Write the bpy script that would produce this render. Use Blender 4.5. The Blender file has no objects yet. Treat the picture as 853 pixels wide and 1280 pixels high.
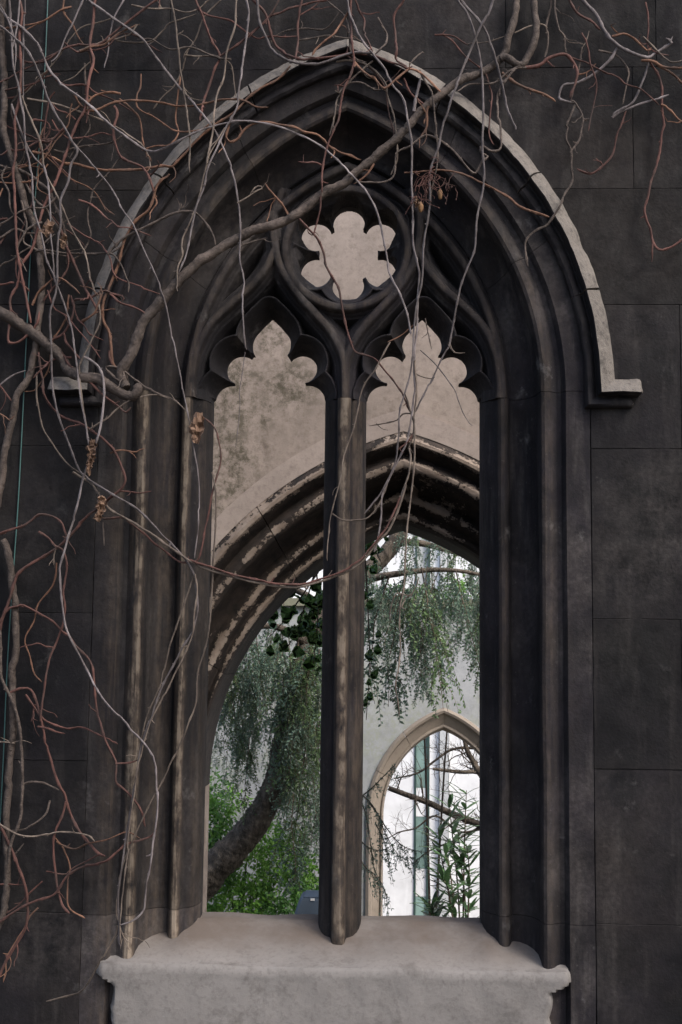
import bpy, bmesh, math, random
import numpy as np
from mathutils import Vector, Matrix, noise as mnoise

S = bpy.context.scene
COL = S.collection

# ------------------------------------------------------------------ camera
PITCH, YAW, ROLL = math.radians(6.515), math.radians(2.444), math.radians(0.697)
CAM = np.array([0.245, -5.8, 1.70])
F = 1600.0                                    # focal length in photo pixels (1280 high)
cp, sp, cy, sy = math.cos(PITCH), math.sin(PITCH), math.cos(YAW), math.sin(YAW)
fw = np.array([-sy * cp, cy * cp, sp]); rt0 = np.array([cy, sy, 0.0]); up0 = np.cross(rt0, fw)
rt = math.cos(ROLL) * rt0 + math.sin(ROLL) * up0
up = -math.sin(ROLL) * rt0 + math.cos(ROLL) * up0
cam_d = bpy.data.cameras.new("camera"); cam = bpy.data.objects.new("camera", cam_d); COL.objects.link(cam)
M = Matrix.Identity(4)
for i in range(3):
    M[i][0], M[i][1], M[i][2], M[i][3] = rt[i], up[i], -fw[i], CAM[i]
cam.matrix_world = M
cam_d.sensor_fit = 'VERTICAL'; cam_d.sensor_height = 36.0; cam_d.lens = F / 1280 * 36.0
cam_d.clip_end = 500
S.camera = cam

# ------------------------------------------------------------------ sky, sun, exposure
SUN_EL, SUN_AZ = math.radians(50), math.radians(48)      # azimuth to the right of straight behind the camera
sun_dir = Vector((math.sin(SUN_AZ) * math.cos(SUN_EL), -math.cos(SUN_AZ) * math.cos(SUN_EL), math.sin(SUN_EL)))
w = bpy.data.worlds.new("World"); S.world = w; w.use_nodes = True
nt = w.node_tree; nt.nodes.clear()
o_ = nt.nodes.new('ShaderNodeOutputWorld'); b_ = nt.nodes.new('ShaderNodeBackground'); s_ = nt.nodes.new('ShaderNodeTexSky')
s_.sky_type = 'NISHITA'; s_.sun_disc = False; s_.sun_elevation = SUN_EL
s_.sun_rotation = math.atan2(sun_dir.x, sun_dir.y)
s_.air_density = 1.0; s_.dust_density = 4.0; s_.ozone_density = 1.0
b_.inputs[1].default_value = 0.13
nt.links.new(s_.outputs[0], b_.inputs[0]); nt.links.new(b_.outputs[0], o_.inputs[0])
sd = bpy.data.lights.new("sun", 'SUN'); sd.energy = 1.1; sd.angle = math.radians(16); sd.color = (1.0, 0.95, 0.88)
so = bpy.data.objects.new("sun", sd); COL.objects.link(so)
so.rotation_euler = sun_dir.to_track_quat('Z', 'Y').to_euler(); so.location = (6, -8, 12)
S.view_settings.view_transform = 'Standard'; S.view_settings.look = 'None'
S.view_settings.exposure = 1.4; S.view_settings.gamma = 1.0; S.view_settings.use_curve_mapping = False

# ------------------------------------------------------------------ helpers
def at(u, v, y):
    """point of the plane at depth y that stands at photo pixel (u, v)"""
    d = (u - 426.5) / F * rt - (v - 640) / F * up + fw
    return CAM + (y - CAM[1]) / d[1] * d
def px(y):                                     # metres per photo pixel at depth y
    return (y - CAM[1]) / F

def tag(o, label=None, cat=None, group=None, kind=None):
    if label: o['label'] = label
    if cat: o['category'] = cat
    if group: o['group'] = group
    if kind: o['kind'] = kind
    return o
ORG = {}
def thing(name, label, cat, loc=(0, 0, 0), group=None):
    o = bpy.data.objects.new(name, None); COL.objects.link(o); o.location = loc
    o.empty_display_size = 0.1
    ORG[o.name] = Vector(loc)
    return tag(o, label, cat, group)
def link(name, me, parent=None, mats=None):
    o = bpy.data.objects.new(name, me); COL.objects.link(o)
    if parent is not None: o.parent = parent
    if mats:
        for m in mats: me.materials.append(m)
    return o
def mk(name, V, Fc, mats, parent=None, angle=35, midx=None, attrs=None):
    """mesh object from world-space vertices"""
    org = ORG.get(parent.name, Vector()) if parent is not None else Vector()
    V = np.asarray(V, dtype=float).reshape(-1, 3) - np.array(org)
    me = bpy.data.meshes.new(name)
    me.from_pydata(V.tolist(), [], Fc if isinstance(Fc, list) else Fc.tolist())
    if midx is not None: me.polygons.foreach_set('material_index', np.asarray(midx, dtype=np.int32))
    if attrs:
        for k, a in attrs.items():
            at_ = me.attributes.new(k, 'FLOAT', 'POINT'); at_.data.foreach_set('value', np.asarray(a, dtype=np.float32))
    if angle is not None:
        me.polygons.foreach_set('use_smooth', np.ones(len(me.polygons), dtype=bool))
        me.set_sharp_from_angle(angle=math.radians(angle))
    me.update()
    if not isinstance(mats, (list, tuple)): mats = [mats]
    o = link(name, me, parent, mats)
    if parent is not None: ORG[o.name] = org
    return o
def fix_normals(o):
    bm = bmesh.new(); bm.from_mesh(o.data); bmesh.ops.recalc_face_normals(bm, faces=bm.faces); bm.to_mesh(o.data); bm.free()
def crom(P, n=6):
    P = np.asarray(P, dtype=float)
    if len(P) < 3:
        t = np.linspace(0, 1, n + 1)[:, None]; return P[0] * (1 - t) + P[-1] * t
    Q = np.vstack([2 * P[0] - P[1], P, 2 * P[-1] - P[-2]]); out = []
    for i in range(1, len(Q) - 2):
        a, b, c, d = Q[i - 1], Q[i], Q[i + 1], Q[i + 2]
        for t in np.linspace(0, 1, n, endpoint=False):
            out.append(0.5 * (2 * b + (c - a) * t + (2 * a - 5 * b + 4 * c - d) * t * t + (3 * b - a - 3 * c + d) * t ** 3))
    out.append(P[-1]); return np.array(out)
def tube(P, R, sides=7, rough=0.0, seed=0):
    """tapering tube along world points P with radii R -> verts, faces"""
    P = np.asarray(P, float); n = len(P); R = np.broadcast_to(np.asarray(R, float), (n,))
    T = np.gradient(P, axis=0); T /= np.linalg.norm(T, axis=1)[:, None] + 1e-12
    N = np.zeros_like(P); v = np.array([0.13, -1.0, 0.21]); v = v - T[0] * v.dot(T[0]); N[0] = v / np.linalg.norm(v)
    for i in range(1, n):
        v = N[i - 1] - T[i] * N[i - 1].dot(T[i]); N[i] = v / (np.linalg.norm(v) + 1e-12)
    B = np.cross(T, N); a = np.arange(sides) * 2 * math.pi / sides
    rg = np.random.default_rng(seed)
    rr = R[:, None] * (1 + rough * rg.uniform(-1, 1, (n, sides)))
    V = P[:, None, :] + rr[..., None] * (np.cos(a)[None, :, None] * N[:, None, :] + np.sin(a)[None, :, None] * B[:, None, :])
    V = V.reshape(-1, 3); Fc = []
    for i in range(n - 1):
        for j in range(sides):
            k = (j + 1) % sides
            Fc.append([i * sides + j, i * sides + k, (i + 1) * sides + k, (i + 1) * sides + j])
    Fc.append(list(range(sides))[::-1]); Fc.append([(n - 1) * sides + j for j in range(sides)])
    return V, Fc
class MB:
    """collects pieces into one mesh"""
    def __init__(s): s.V = []; s.F = []; s.I = []; s.n = 0
    def add(s, V, Fc, mi=0):
        V = np.asarray(V, float).reshape(-1, 3)
        s.V.append(V); s.F += [[k + s.n for k in f] for f in Fc]; s.I += [mi] * len(Fc); s.n += len(V)
    def box(s, lo, hi, mi=0):
        x0, y0, z0 = lo; x1, y1, z1 = hi
        V = [(x0, y0, z0), (x1, y0, z0), (x1, y1, z0), (x0, y1, z0), (x0, y0, z1), (x1, y0, z1), (x1, y1, z1), (x0, y1, z1)]
        s.add(V, [[0, 3, 2, 1], [4, 5, 6, 7], [0, 1, 5, 4], [1, 2, 6, 5], [2, 3, 7, 6], [3, 0, 4, 7]], mi)
    def build(s, name, mats, parent=None, angle=35):
        return mk(name, np.vstack(s.V), s.F, mats, parent, angle, s.I)

# ------------------------------------------------------------------ materials
class NT:
    def __init__(s, name, rough=0.85, spec=0.3):
        s.m = bpy.data.materials.new(name); s.m.use_nodes = True; s.t = s.m.node_tree
        s.b = s.t.nodes['Principled BSDF']; s.b.inputs['Roughness'].default_value = rough
        s.b.inputs['Specular IOR Level'].default_value = spec
        s.geo = s.t.nodes.new('ShaderNodeNewGeometry'); s.pos = s.geo.outputs['Position']
        s._oi = None
    def n(s, t): return s.t.nodes.new(t)
    def L(s, a, b): s.t.links.new(a, b)
    def scaled(s, v):
        m = s.n('ShaderNodeVectorMath'); m.operation = 'MULTIPLY'; s.L(s.pos, m.inputs[0]); m.inputs[1].default_value = v; return m.outputs[0]
    def noise(s, scale, detail=5, rough=0.6, stretch=None, dist=0.0, off=None):
        x = s.n('ShaderNodeTexNoise'); x.inputs['Scale'].default_value = scale; x.inputs['Detail'].default_value = detail
        x.inputs['Roughness'].default_value = rough; x.inputs['Distortion'].default_value = dist
        v = s.scaled(stretch) if stretch else s.pos
        if off is not None:
            a = s.n('ShaderNodeVectorMath'); a.operation = 'ADD'; s.L(v, a.inputs[0]); a.inputs[1].default_value = off; v = a.outputs[0]
        s.L(v, x.inputs['Vector']); return x.outputs[0]
    def ramp(s, f, a, b, va=0.0, vb=1.0):
        r = s.n('ShaderNodeMapRange'); r.inputs[1].default_value = a; r.inputs[2].default_value = b
        r.inputs[3].default_value = va; r.inputs[4].default_value = vb; r.clamp = True
        s.L(f, r.inputs[0]); return r.outputs[0]
    def math(s, op, a, b):
        m = s.n('ShaderNodeMath'); m.operation = op
        for i, v in enumerate((a, b)):
            if isinstance(v, (int, float)): m.inputs[i].default_value = v
            else: s.L(v, m.inputs[i])
        return m.outputs[0]
    def mix(s, f, a, b, mode='MIX'):
        m = s.n('ShaderNodeMix'); m.data_type = 'RGBA'; m.blend_type = mode
        for i, v in ((0, f), (6, a), (7, b)):
            if isinstance(v, (int, float)): m.inputs[i].default_value = v
            elif isinstance(v, tuple): m.inputs[i].default_value = (*v, 1.0)
            else: s.L(v, m.inputs[i])
        return m.outputs[2]
    def attr(s, name):
        a = s.n('ShaderNodeAttribute'); a.attribute_name = name; return a.outputs['Fac']
    def rnd(s):
        if s._oi is None: s._oi = s.n('ShaderNodeObjectInfo')
        return s._oi.outputs['Random']
    def sep(s):
        x = s.n('ShaderNodeSeparateXYZ'); s.L(s.pos, x.inputs[0]); return x.outputs
    def color(s, c): 
        if isinstance(c, tuple): s.b.inputs['Base Color'].default_value = (*c, 1)
        else: s.L(c, s.b.inputs['Base Color'])
        return s
    def bump(s, parts):
        """parts: list of (factor output, distance in m)"""
        prev = None
        for f, d in parts:
            b = s.n('ShaderNodeBump'); b.inputs['Strength'].default_value = 1.0; b.inputs['Distance'].default_value = d
            s.L(f, b.inputs['Height'])
            if prev is not None: s.L(prev, b.inputs['Normal'])
            prev = b.outputs[0]
        s.L(prev, s.b.inputs['Normal']); return s

def soot_stone(name, wear_light=False, tint=1.0):
    k = NT(name, 0.86, 0.2)
    def c(r, g, b): return (r * tint, g * tint, b * tint)
    col = k.mix(k.ramp(k.noise(2.6, 6, 0.62), 0.40, 0.62), c(.012, .0116, .0190), c(.056, .048, .062))
    col = k.mix(k.ramp(k.noise(1.1, 5, 0.6, off=(7, 3, 1)), 0.46, 0.66, 0, 0.65 if wear_light else 0.9), col, c(.092, .074, .068) if not wear_light else c(.060, .052, .054))
    col = k.mix(k.ramp(k.noise(1.0, 6, 0.6, stretch=(11, 11, 1.3)), 0.54, 0.75, 0, 0.7), col, c(.25, .225, .215))
    col = k.mix(k.math('MULTIPLY', k.ramp(k.noise(0.8, 3, 0.5, off=(3, 6, 2)), 0.5, 0.68), k.ramp(k.noise(6, 8, 0.75, off=(5, 5, 2)), 0.4, 0.72)), col, c(.34, .30, .285))
    col = k.mix(k.ramp(k.noise(5.0, 8, 0.7, off=(1, 9, 4)), 0.61, 0.74, 0, 0.5), col, c(.70, .67, .66))
    col = k.mix(k.ramp(k.noise(90, 2, 0.5), 0.66, 0.74, 0, 0.35), col, c(.45, .42, .40))
    col = k.mix(k.ramp(k.noise(45, 4, 0.6), 0.35, 0.65, 0.0, 0.5), col, c(.012, .012, .014))
    if wear_light:
        wv = k.attr('wear_light')
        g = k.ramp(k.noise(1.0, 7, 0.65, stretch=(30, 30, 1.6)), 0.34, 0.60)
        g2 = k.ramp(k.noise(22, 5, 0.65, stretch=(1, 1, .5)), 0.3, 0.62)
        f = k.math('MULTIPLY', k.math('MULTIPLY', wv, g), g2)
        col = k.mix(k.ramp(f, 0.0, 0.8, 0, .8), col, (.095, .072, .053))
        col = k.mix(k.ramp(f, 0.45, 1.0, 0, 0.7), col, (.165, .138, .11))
    v = k.ramp(k.rnd(), 0, 1, 0.72, 1.35)
    col = k.mix(1.0, col, v, 'MULTIPLY')
    k.color(col)
    k.L(k.ramp(k.noise(9, 5), 0.3, 0.7, 0.72, 0.95), k.b.inputs['Roughness'])
    k.bump([(k.noise(4, 4, 0.5), 0.008), (k.noise(75, 5, 0.6), 0.0022)])
    return k.m
ZN_, ZS_ = float(at(427, 1210, 0)[2]), float(at(427, 1175, .15)[2])
def pale_stone(name, base, dirt, dirt_amt=0.6, fine=60, bumps=0.004,  green=None, brown=None, spots=None):
    k = NT(name, 0.88, 0.2)
    b2 = tuple(x * 0.78 for x in base)
    col = k.mix(k.ramp(k.noise(2.2, 6, 0.6), 0.35, 0.68), base, b2)
    col = k.mix(k.ramp(k.noise(fine, 4, 0.7), 0.5, 0.72, 0, 0.55 * dirt_amt), col, dirt)
    col = k.mix(k.ramp(k.noise(7, 8, 0.72, off=(3, 5, 8)), 0.55, 0.72, 0, dirt_amt), col, dirt)
    if green:
        gg = k.math('MULTIPLY', k.ramp(k.noise(2.1, 3, 0.5, off=(4, 1, 6)), 0.44, 0.56), k.ramp(k.noise(14, 8, 0.8), 0.44, 0.56))
        if spots:                                   # lichen grows in a few patches
            tot = 0.0
            for u, v, r_ in spots:
                dd = k.n('ShaderNodeVectorMath'); dd.operation = 'DISTANCE'; k.L(k.pos, dd.inputs[0]); dd.inputs[1].default_value = tuple(at(u, v, 3.2))
                tot = k.math('ADD', k.ramp(dd.outputs['Value'], r_ * px(3.2), r_ * px(3.2) * .25), tot)
            gg = k.math('MULTIPLY', k.ramp(k.noise(13, 8, 0.8), 0.42, 0.58), k.math('MINIMUM', k.math('ADD', tot, 0.16), 1.0))
        col = k.mix(k.ramp(gg, 0, 1, 0, 0.85), col, green)
    col = k.mix(k.ramp(k.noise(1.0, 5, 0.6, stretch=(9, 9, 1)), 0.56, 0.75, 0, 0.35), col, tuple(x * 1.15 for x in base))
    if brown:
        bz = k.math('MULTIPLY', k.ramp(k.sep()[2], brown[0], brown[1]), k.ramp(k.noise(3.5, 6, 0.65, off=(2, 8, 3)), 0.3, 0.6, .35, 1))
        col = k.mix(bz, col, (.080, .066, .057))
    col = k.mix(1.0, col, k.ramp(k.rnd(), 0, 1, 0.92, 1.08), 'MULTIPLY')
    k.color(col)
    k.bump([(k.noise(6, 4, 0.5), bumps * 2), (k.noise(fine, 6, 0.7), bumps * .8)])
    return k.m
def flaking():
    k = NT('flaking_limewash', 0.8, 0.25)
    a = k.ramp(k.noise(9, 9, 0.7, dist=0.3), .3, .7)
    b = k.ramp(k.noise(38, 7, 0.75, off=(2, 2, 2)), .3, .7)
    wv = k.attr('wear_light')  # also keeps inner rolls and reveal pale, bounced light put into the colour
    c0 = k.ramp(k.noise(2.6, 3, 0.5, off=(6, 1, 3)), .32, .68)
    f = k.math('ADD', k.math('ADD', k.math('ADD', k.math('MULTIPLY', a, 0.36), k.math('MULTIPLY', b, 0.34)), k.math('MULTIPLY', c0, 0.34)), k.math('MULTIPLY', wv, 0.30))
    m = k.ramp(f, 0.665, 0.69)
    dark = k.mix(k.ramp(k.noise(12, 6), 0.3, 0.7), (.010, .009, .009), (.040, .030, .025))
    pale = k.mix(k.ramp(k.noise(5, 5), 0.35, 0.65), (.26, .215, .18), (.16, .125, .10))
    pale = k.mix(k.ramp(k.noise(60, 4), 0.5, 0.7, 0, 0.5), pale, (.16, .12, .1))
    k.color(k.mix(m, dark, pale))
    k.bump([(m, 0.006), (k.noise(30, 6, 0.7), 0.006)])
    return k.m
def bark(name, c1, c2, scale=40, stretch=(1, 1, .3), bump=0.003):
    k = NT(name, 0.8, 0.25)
    col = k.mix(k.ramp(k.noise(scale, 6, 0.7, stretch=stretch), 0.35, 0.65), c1, c2)
    col = k.mix(k.ramp(k.noise(7, 4), 0.50, 0.68, 0, 0.65), col, tuple(min(1, x * 1.6) for x in c2))
    col = k.mix(k.ramp(k.noise(5, 5, 0.65, off=(4, 4, 4)), 0.50, 0.66, 0, 0.7), col, (.036, .029, .026))
    col = k.mix(1.0, col, k.ramp(k.rnd(), 0, 1, 0.75, 1.25), 'MULTIPLY')
    k.color(col); k.bump([(k.noise(scale * 1.4, 6, 0.7, stretch=stretch), bump)])
    return k.m
def leaf_mat(name, c1, c2, rough=0.5, trans=0.35, scale=3.0, spec=0.4):
    k = NT(name, rough, spec)
    col = k.mix(k.ramp(k.noise(scale, 3), 0.35, 0.65), c1, c2)
    col = k.mix(k.ramp(k.noise(40, 2), 0.35, 0.7, 0, 0.6), col, tuple(x * 1.5 for x in c2))
    col = k.mix(1.0, col, k.ramp(k.rnd(), 0, 1, 0.7, 1.35), 'MULTIPLY')
    k.color(col)
    tr = k.n('ShaderNodeBsdfTranslucent'); k.L(col, tr.inputs[0])
    ms = k.n('ShaderNodeMixShader'); ms.inputs[0].default_value = trans
    k.L(k.b.outputs[0], ms.inputs[1]); k.L(tr.outputs[0], ms.inputs[2])
    k.L(ms.outputs[0], k.t.nodes['Material Output'].inputs[0])
    return k.m
def plain(name, c, rough=0.6, spec=0.4, metal=0.0, var=0.12, scale=8):
    k = NT(name, rough, spec); k.b.inputs['Metallic'].default_value = metal
    k.color(k.mix(k.ramp(k.noise(scale, 5), 0.35, 0.65), c, tuple(x * (1 - var) for x in c)))
    k.bump([(k.noise(scale * 8, 4), 0.0006)])
    return k.m

M_SOOT = soot_stone('sooty_ashlar', tint=0.128)
M_JAMB = soot_stone('sooty_moulding', wear_light=True, tint=0.225)
M_MORTAR = plain('black_mortar', (.010, .0095, .0095), 0.95, 0.1)
M_HOOD = pale_stone('weathered_hood_stone', (.142, .128, .116), (.030, .028, .027), 1.0, 38, 0.012)
M_HOODD = pale_stone('sooty_hood_stone', (.135, .124, .115), (.024, .021, .021), 0.95, 60, 0.008)
M_SILL = pale_stone('cement_sill', (.150, .141, .136), (.060, .055, .051), 0.8, 42, 0.003, brown=(ZN_, ZS_))
M_PLASTER = pale_stone('stained_plaster', (.315, .265, .232), (.135, .108, .090), 0.9, 22, 0.003, green=(.06, .055, .036), spots=[(272, 505, 55), (300, 470, 40), (365, 482, 48), (338, 420, 36), (292, 575, 50), (320, 520, 30), (275, 620, 45), (590, 640, 30)])
M_BAND = pale_stone('smooth_plaster_band', (.325, .275, .245), (.08, .064, .056), 0.5, 30, 0.003)
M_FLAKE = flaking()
M_FARWALL = pale_stone('grey_render', (.33, .345, .36), (.175, .188, .185), 0.95, 9, 0.004, green=(.26, .28, .24))
M_FARSTONE = pale_stone('buff_limestone', (.25, .215, .18), (.14, .115, .095), 0.5, 30, 0.003)
M_COPING = pale_stone('mossy_coping', (.20, .20, .15), (.10, .12, .06), 0.7, 25, 0.006)
M_WHITE = pale_stone('white_cladding', (.70, .715, .73), (.62, .635, .65), 0.12, 2, 0.0003)
M_GREYCLAD = plain('grey_cladding', (.42, .44, .45), 0.6, 0.3, 0, 0.08)
M_GLASS = plain('teal_glass', (.26, .39, .36), 0.12, 0.7, 0, 0.5, 0.8)
M_MULL = plain('dark_green_frame', (.03, .06, .055), 0.4, 0.5)
M_BARK_VINE = bark('vine_bark_brown', (.024, .018, .0155), (.080, .063, .054), 45, (1, 1, 1), 0.008)
M_RED = bark('vine_red', (.036, .0165, .014), (.074, .034, .028), 60)
M_ORANGE = bark('vine_orange', (.058, .028, .018), (.118, .062, .040), 60)
M_PALE = bark('vine_pale', (.052, .043, .043), (.122, .107, .109), 70)
M_TAN = bark('vine_tan', (.050, .038, .031), (.118, .095, .078), 70)
M_TRUNK = bark('yew_bark', (.045, .038, .03), (.17, .14, .112), 22, (1, 1, .3), 0.05)
M_TWIG = bark('dark_twig', (.05, .04, .03), (.10, .075, .055), 40)
M_YEW = leaf_mat('yew_needles', (.072, .118, .086), (.150, .215, .155), 0.30, 0.45)
M_YEW2 = leaf_mat('yew_new_growth', (.075, .125, .058), (.150, .225, .10), 0.32, 0.5)
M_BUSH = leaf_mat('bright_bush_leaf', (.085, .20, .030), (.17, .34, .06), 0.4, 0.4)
M_BUSHD = leaf_mat('dark_bush_leaf', (.03, .085, .018), (.07, .16, .04), 0.4, 0.35)  # darker green leaf, picked at random for whole clumps
M_IVY = leaf_mat('ivy_leaf', (.035, .075, .022), (.08, .145, .04), 0.35, 0.35)
M_OLE = leaf_mat('oleander_leaf', (.028, .07, .026), (.075, .14, .06), 0.32, 0.2, spec=0.6)
M_DRY = leaf_mat('dry_leaf', (.06, .034, .023), (.14, .088, .06), 0.8, 0.2)
M_SEED = plain('seed_pod', (.15, .085, .042), 0.7, 0.2)
M_BIN = plain('blue_grey_plastic', (.06, .085, .12), 0.5, 0.4)
M_LABEL = plain('white_sticker', (.75, .76, .78), 0.5)
M_CABLE = plain('green_cable', (.03, .085, .08), 0.5)
M_GROUND = pale_stone('worn_ground', (.13, .115, .095), (.07, .06, .045), 0.7, 20, 0.01)
# ------------------------------------------------------------------ ground and the stepped site
def ground():
    ys = [-60, -20, -6, -2, -.05, .05, .5, .6, 1.5, 4, 8, 9.58, 9.75, 12, 18, 26, 45, 90]
    def gz(y): return 0.0 if y < .02 else (-0.02 if y < .3 else (-1.25 - 0.06 * y if y < 9.6 else -3.9))
    xs = np.linspace(-60, 60, 41); V = []; Fc = []
    for y in ys:
        for x in xs: V.append((x, y, gz(y) + (0.02 * mnoise.noise((x, y, 0)) if abs(y - .3) > .4 else 0)))
    n = len(xs)
    for i in range(len(ys) - 1):
        for j in range(n - 1): Fc.append([i * n + j, i * n + j + 1, (i + 1) * n + j + 1, (i + 1) * n + j])
    tag(mk('ground', V, Fc, M_GROUND), kind='structure')
ground()

# ------------------------------------------------------------------ arch geometry
ZS = float(at(427, 488, 0)[2])                # springing of the window arch
def line(hw, apex, y, c=434, vj=540):
    """one line of a moulding: half-width at the jamb, depth, apex height"""
    return (float(at(c + hw, vj, y)[0]), y, float(at(c, apex, y)[2]))
def arc_pt(h, zapex, t, zs=None):
    """t 0..1 from the springing to the apex on the +x side"""
    zs = ZS if zs is None else zs
    r = zapex - zs; Rr = (r * r + h * h) / (2 * h); cx = h - Rr
    th = math.atan2(r, -cx) if -cx > 0 else math.acos(max(-1, min(1, -cx / Rr)))
    a = t * th
    return cx + Rr * math.cos(a), zs + Rr * math.sin(a)
def half_at(h, zapex, z, zs=None):
    zs = ZS if zs is None else zs
    if z <= zs: return h
    r = zapex - zs; Rr = (r * r + h * h) / (2 * h); cx = h - Rr
    d = Rr * Rr - (z - zs) ** 2
    return max(0.0, cx + math.sqrt(d)) if d > 0 else 0.0
def grid_faces(nr, nc, closed=False):
    Fc = []
    for i in range(nr - 1):
        for j in range(nc if closed else nc - 1):
            k = (j + 1) % nc
            Fc.append([i * nc + j, i * nc + k, (i + 1) * nc + k, (i + 1) * nc + j])
    return Fc
def solid_sweep(name, rows, mats, parent, angle=32, midx_of=None, wear_light=None):
    """rows: list of closed cross-sections (same number of points)"""
    nr, nc = len(rows), len(rows[0]); V = np.array(rows).reshape(-1, 3)
    Fc = grid_faces(nr, nc, True); mi = None
    if midx_of: mi = [midx_of(j) for i in range(nr - 1) for j in range(nc)] + [0, 0]
    Fc.append(list(range(nc))[::-1]); Fc.append([(nr - 1) * nc + j for j in range(nc)])
    o = mk(name, V, Fc, mats, parent, angle, mi, {'wear_light': np.tile(wear_light, nr)} if wear_light is not None else None)
    fix_normals(o); return o

# jamb and arch mouldings, outside to inside: (half width px, apex px, depth m, wear)
PROF = [(304, 70, 0, .0), (290, 90, 0.0, .1), (274, 111, 0, .35), (271.5, 115, .012, .2), (268, 119, .034, 0), (262, 124, .036, 0), (258, 127, .026, .25),
        (255.5, 129, .014, .7), (252, 131, .006, 1), (247, 134, .003, 1), (243, 138, .010, .8), (240, 142, .032, .3), (239, 145, .06, 0),
        (236, 152, .105, .05), (230, 161, .148, .15), (222, 171, .182, .3), (213, 182, .204, .3), (206, 190, .207, .1), (204, 192, .202, 0)]
PROF_IN = [(203, 0, .182, .1), (200.5, 0, .160, .5), (197, 0, .151, .9), (193, 0, .151, .9), (189.5, 0, .160, .5), (187.5, 0, .180, .1),
           (184, 0, .200, 0), (182.5, 0, .206, 0), (179, 0, .216, .15), (174, 0, .240, .2), (170, 0, .275, .2), (167.5, 0, .31, .2), (166.5, 0, .335, .2)]
L_OUT = [line(a, b, y) + (wv,) for a, b, y, wv in PROF]
XG = float(at(600.5, 540, .34)[0])            # clear half-width of the two lights
L_IN = []
for a, b, y, wv in PROF_IN:
    x = float(at(434 + a, 540, y)[0]); L_IN.append((x, y, 0.0, wv))
sh = XG - L_IN[-1][0]; L_IN = [(x + sh * max(0, (y - .2) / .135), y, z, wv) for x, y, z, wv in L_IN]
XA, ZA = L_OUT[0][0], L_OUT[0][2]

# ------------------------------------------------------------------ the front wall of ashlar blocks
wall = thing('ruined_church_wall', 'soot blackened ashlar church wall with a traceried window opening', 'wall', (0, 0.3, 0))
WTOP, WX = 5.25, 4.0
rg = random.Random(5)
def xa(z): return half_at(XA, ZA, z)
def core():
    """rubble core behind the facing blocks"""
    mb = MB()
    zs = list(np.linspace(-1.6, ZS, 6)) + list(np.linspace(ZS, ZA, 24))[1:]
    for s in (-1, 1):
        rows = []
        for z in zs:
            a = max(xa(z) + .004, .001)
            q = [(s * a, .0045, z), (s * WX, .0045, z), (s * WX, .60, z), (s * a, .60, z)]
            rows.append(q)
        V = np.array(rows).reshape(-1, 3); Fc = grid_faces(len(rows), 4, True)
        mb.add(V, Fc)
    mb.box((-WX, .0045, ZA), (WX, .60, WTOP))
    o = mb.build('rubble_core', M_MORTAR, wall, 30); fix_normals(o)
core()
def block(x0, x1, z0, z1, side):
    """one facing stone, trimmed to the curve of the arch"""
    g = 0.0006; x0 += g; x1 -= g; z0 += g; z1 -= g
    xs0, xs1 = (x0, x1) if side > 0 else (-x1, -x0)          # work on the +x side
    ins = z0 < ZA - .02 and xs0 < xa(z0) + 0.3
    dy = rg.uniform(-.002, .0015); tilt = rg.uniform(-.002, .002)
    nz = 12 if ins else 2
    L, R = [], []
    for z in np.linspace(z0, z1, nz):
        a = max(xs0, xa(z) + .003 if z < ZA else -9); b = xs1
        if b - a < .01: continue
        L.append((a, z)); R.append((b, z))
    if len(L) < 2: return
    poly = L + R[::-1]
    if side < 0: poly = [(-x, z) for x, z in poly]
    den = []
    for j in range(len(poly)):
        p, q = np.array(poly[j]), np.array(poly[(j + 1) % len(poly)]); m = max(1, int(np.linalg.norm(q - p) / .045))
        nrm = np.array([-(q - p)[1], (q - p)[0]]) / (np.linalg.norm(q - p) + 1e-9)
        for t_ in range(m):
            f_ = t_ / m; d_ = .0016 * mnoise.fractal(((p[0] + (q - p)[0] * f_) * 9, (p[1] + (q - p)[1] * f_) * 9, len(wall.children)), 1, 2, 3)
            if rg.random() < .03: d_ += .004
            den.append(tuple(p + (q - p) * f_ + nrm * max(-.0008, d_) * (1 if side > 0 else -1) * (0 if ins and False else 1)))
    poly = den
    c = np.mean(poly, axis=0); e = 0.0022
    P = np.array(poly); D = c - P; D /= np.linalg.norm(D, axis=1)[:, None]
    n = len(P); V = []
    for (x, z) in P: V.append((x, .10, z))
    for (x, z) in P: V.append((x, dy + .0022, z))
    for (x, z), d in zip(P, D): V.append((x + d[0] * e, dy + tilt * (x - c[0]), z + d[1] * e))
    Fc = []
    for j in range(n):
        k = (j + 1) % n
        Fc += [[j, k, n + k, n + j], [n + j, n + k, 2 * n + k, 2 * n + j]]
    Fc.append([2 * n + j for j in range(n)])
    o = mk('ashlar_block', V, Fc, M_SOOT, wall, None); fix_normals(o)
zj = [-.35, at(800, 1352, 0)[2], at(800, 1156, 0)[2], at(800, 962, 0)[2], at(800, 774, 0)[2], at(800, 561, 0)[2], at(800, 381, 0)[2], at(700, 236, 0)[2],
      at(750, 84, 0)[2], at(600, -90, 0)[2], WTOP]
VJ = {1: [.95, 1.7, 2.6, 3.6], 2: [.95, 1.45, 2.3, 3.2, 4.1]}
for i in range(len(zj) - 1):
    z0, z1 = zj[i], zj[i + 1]
    for s in (1, -1):
        st = 0.0 if z1 > ZS else (0.93 if z0 < at(800, 1250, 0)[2] else XA)
        off = rg.uniform(.55, .95)
        js = [st]
        x = max(st, xa(z0) if z0 < ZA else 0) + off * (0.6 if i % 2 else 1.0)
        while x < WX - .3: js.append(x); x += rg.uniform(.7, 1.15)
        js.append(WX)
        for a, b in zip(js[:-1], js[1:]):
            if s > 0: block(a, b, z0, z1, 1)
            else: block(-b, -a, z0, z1, -1)

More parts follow.
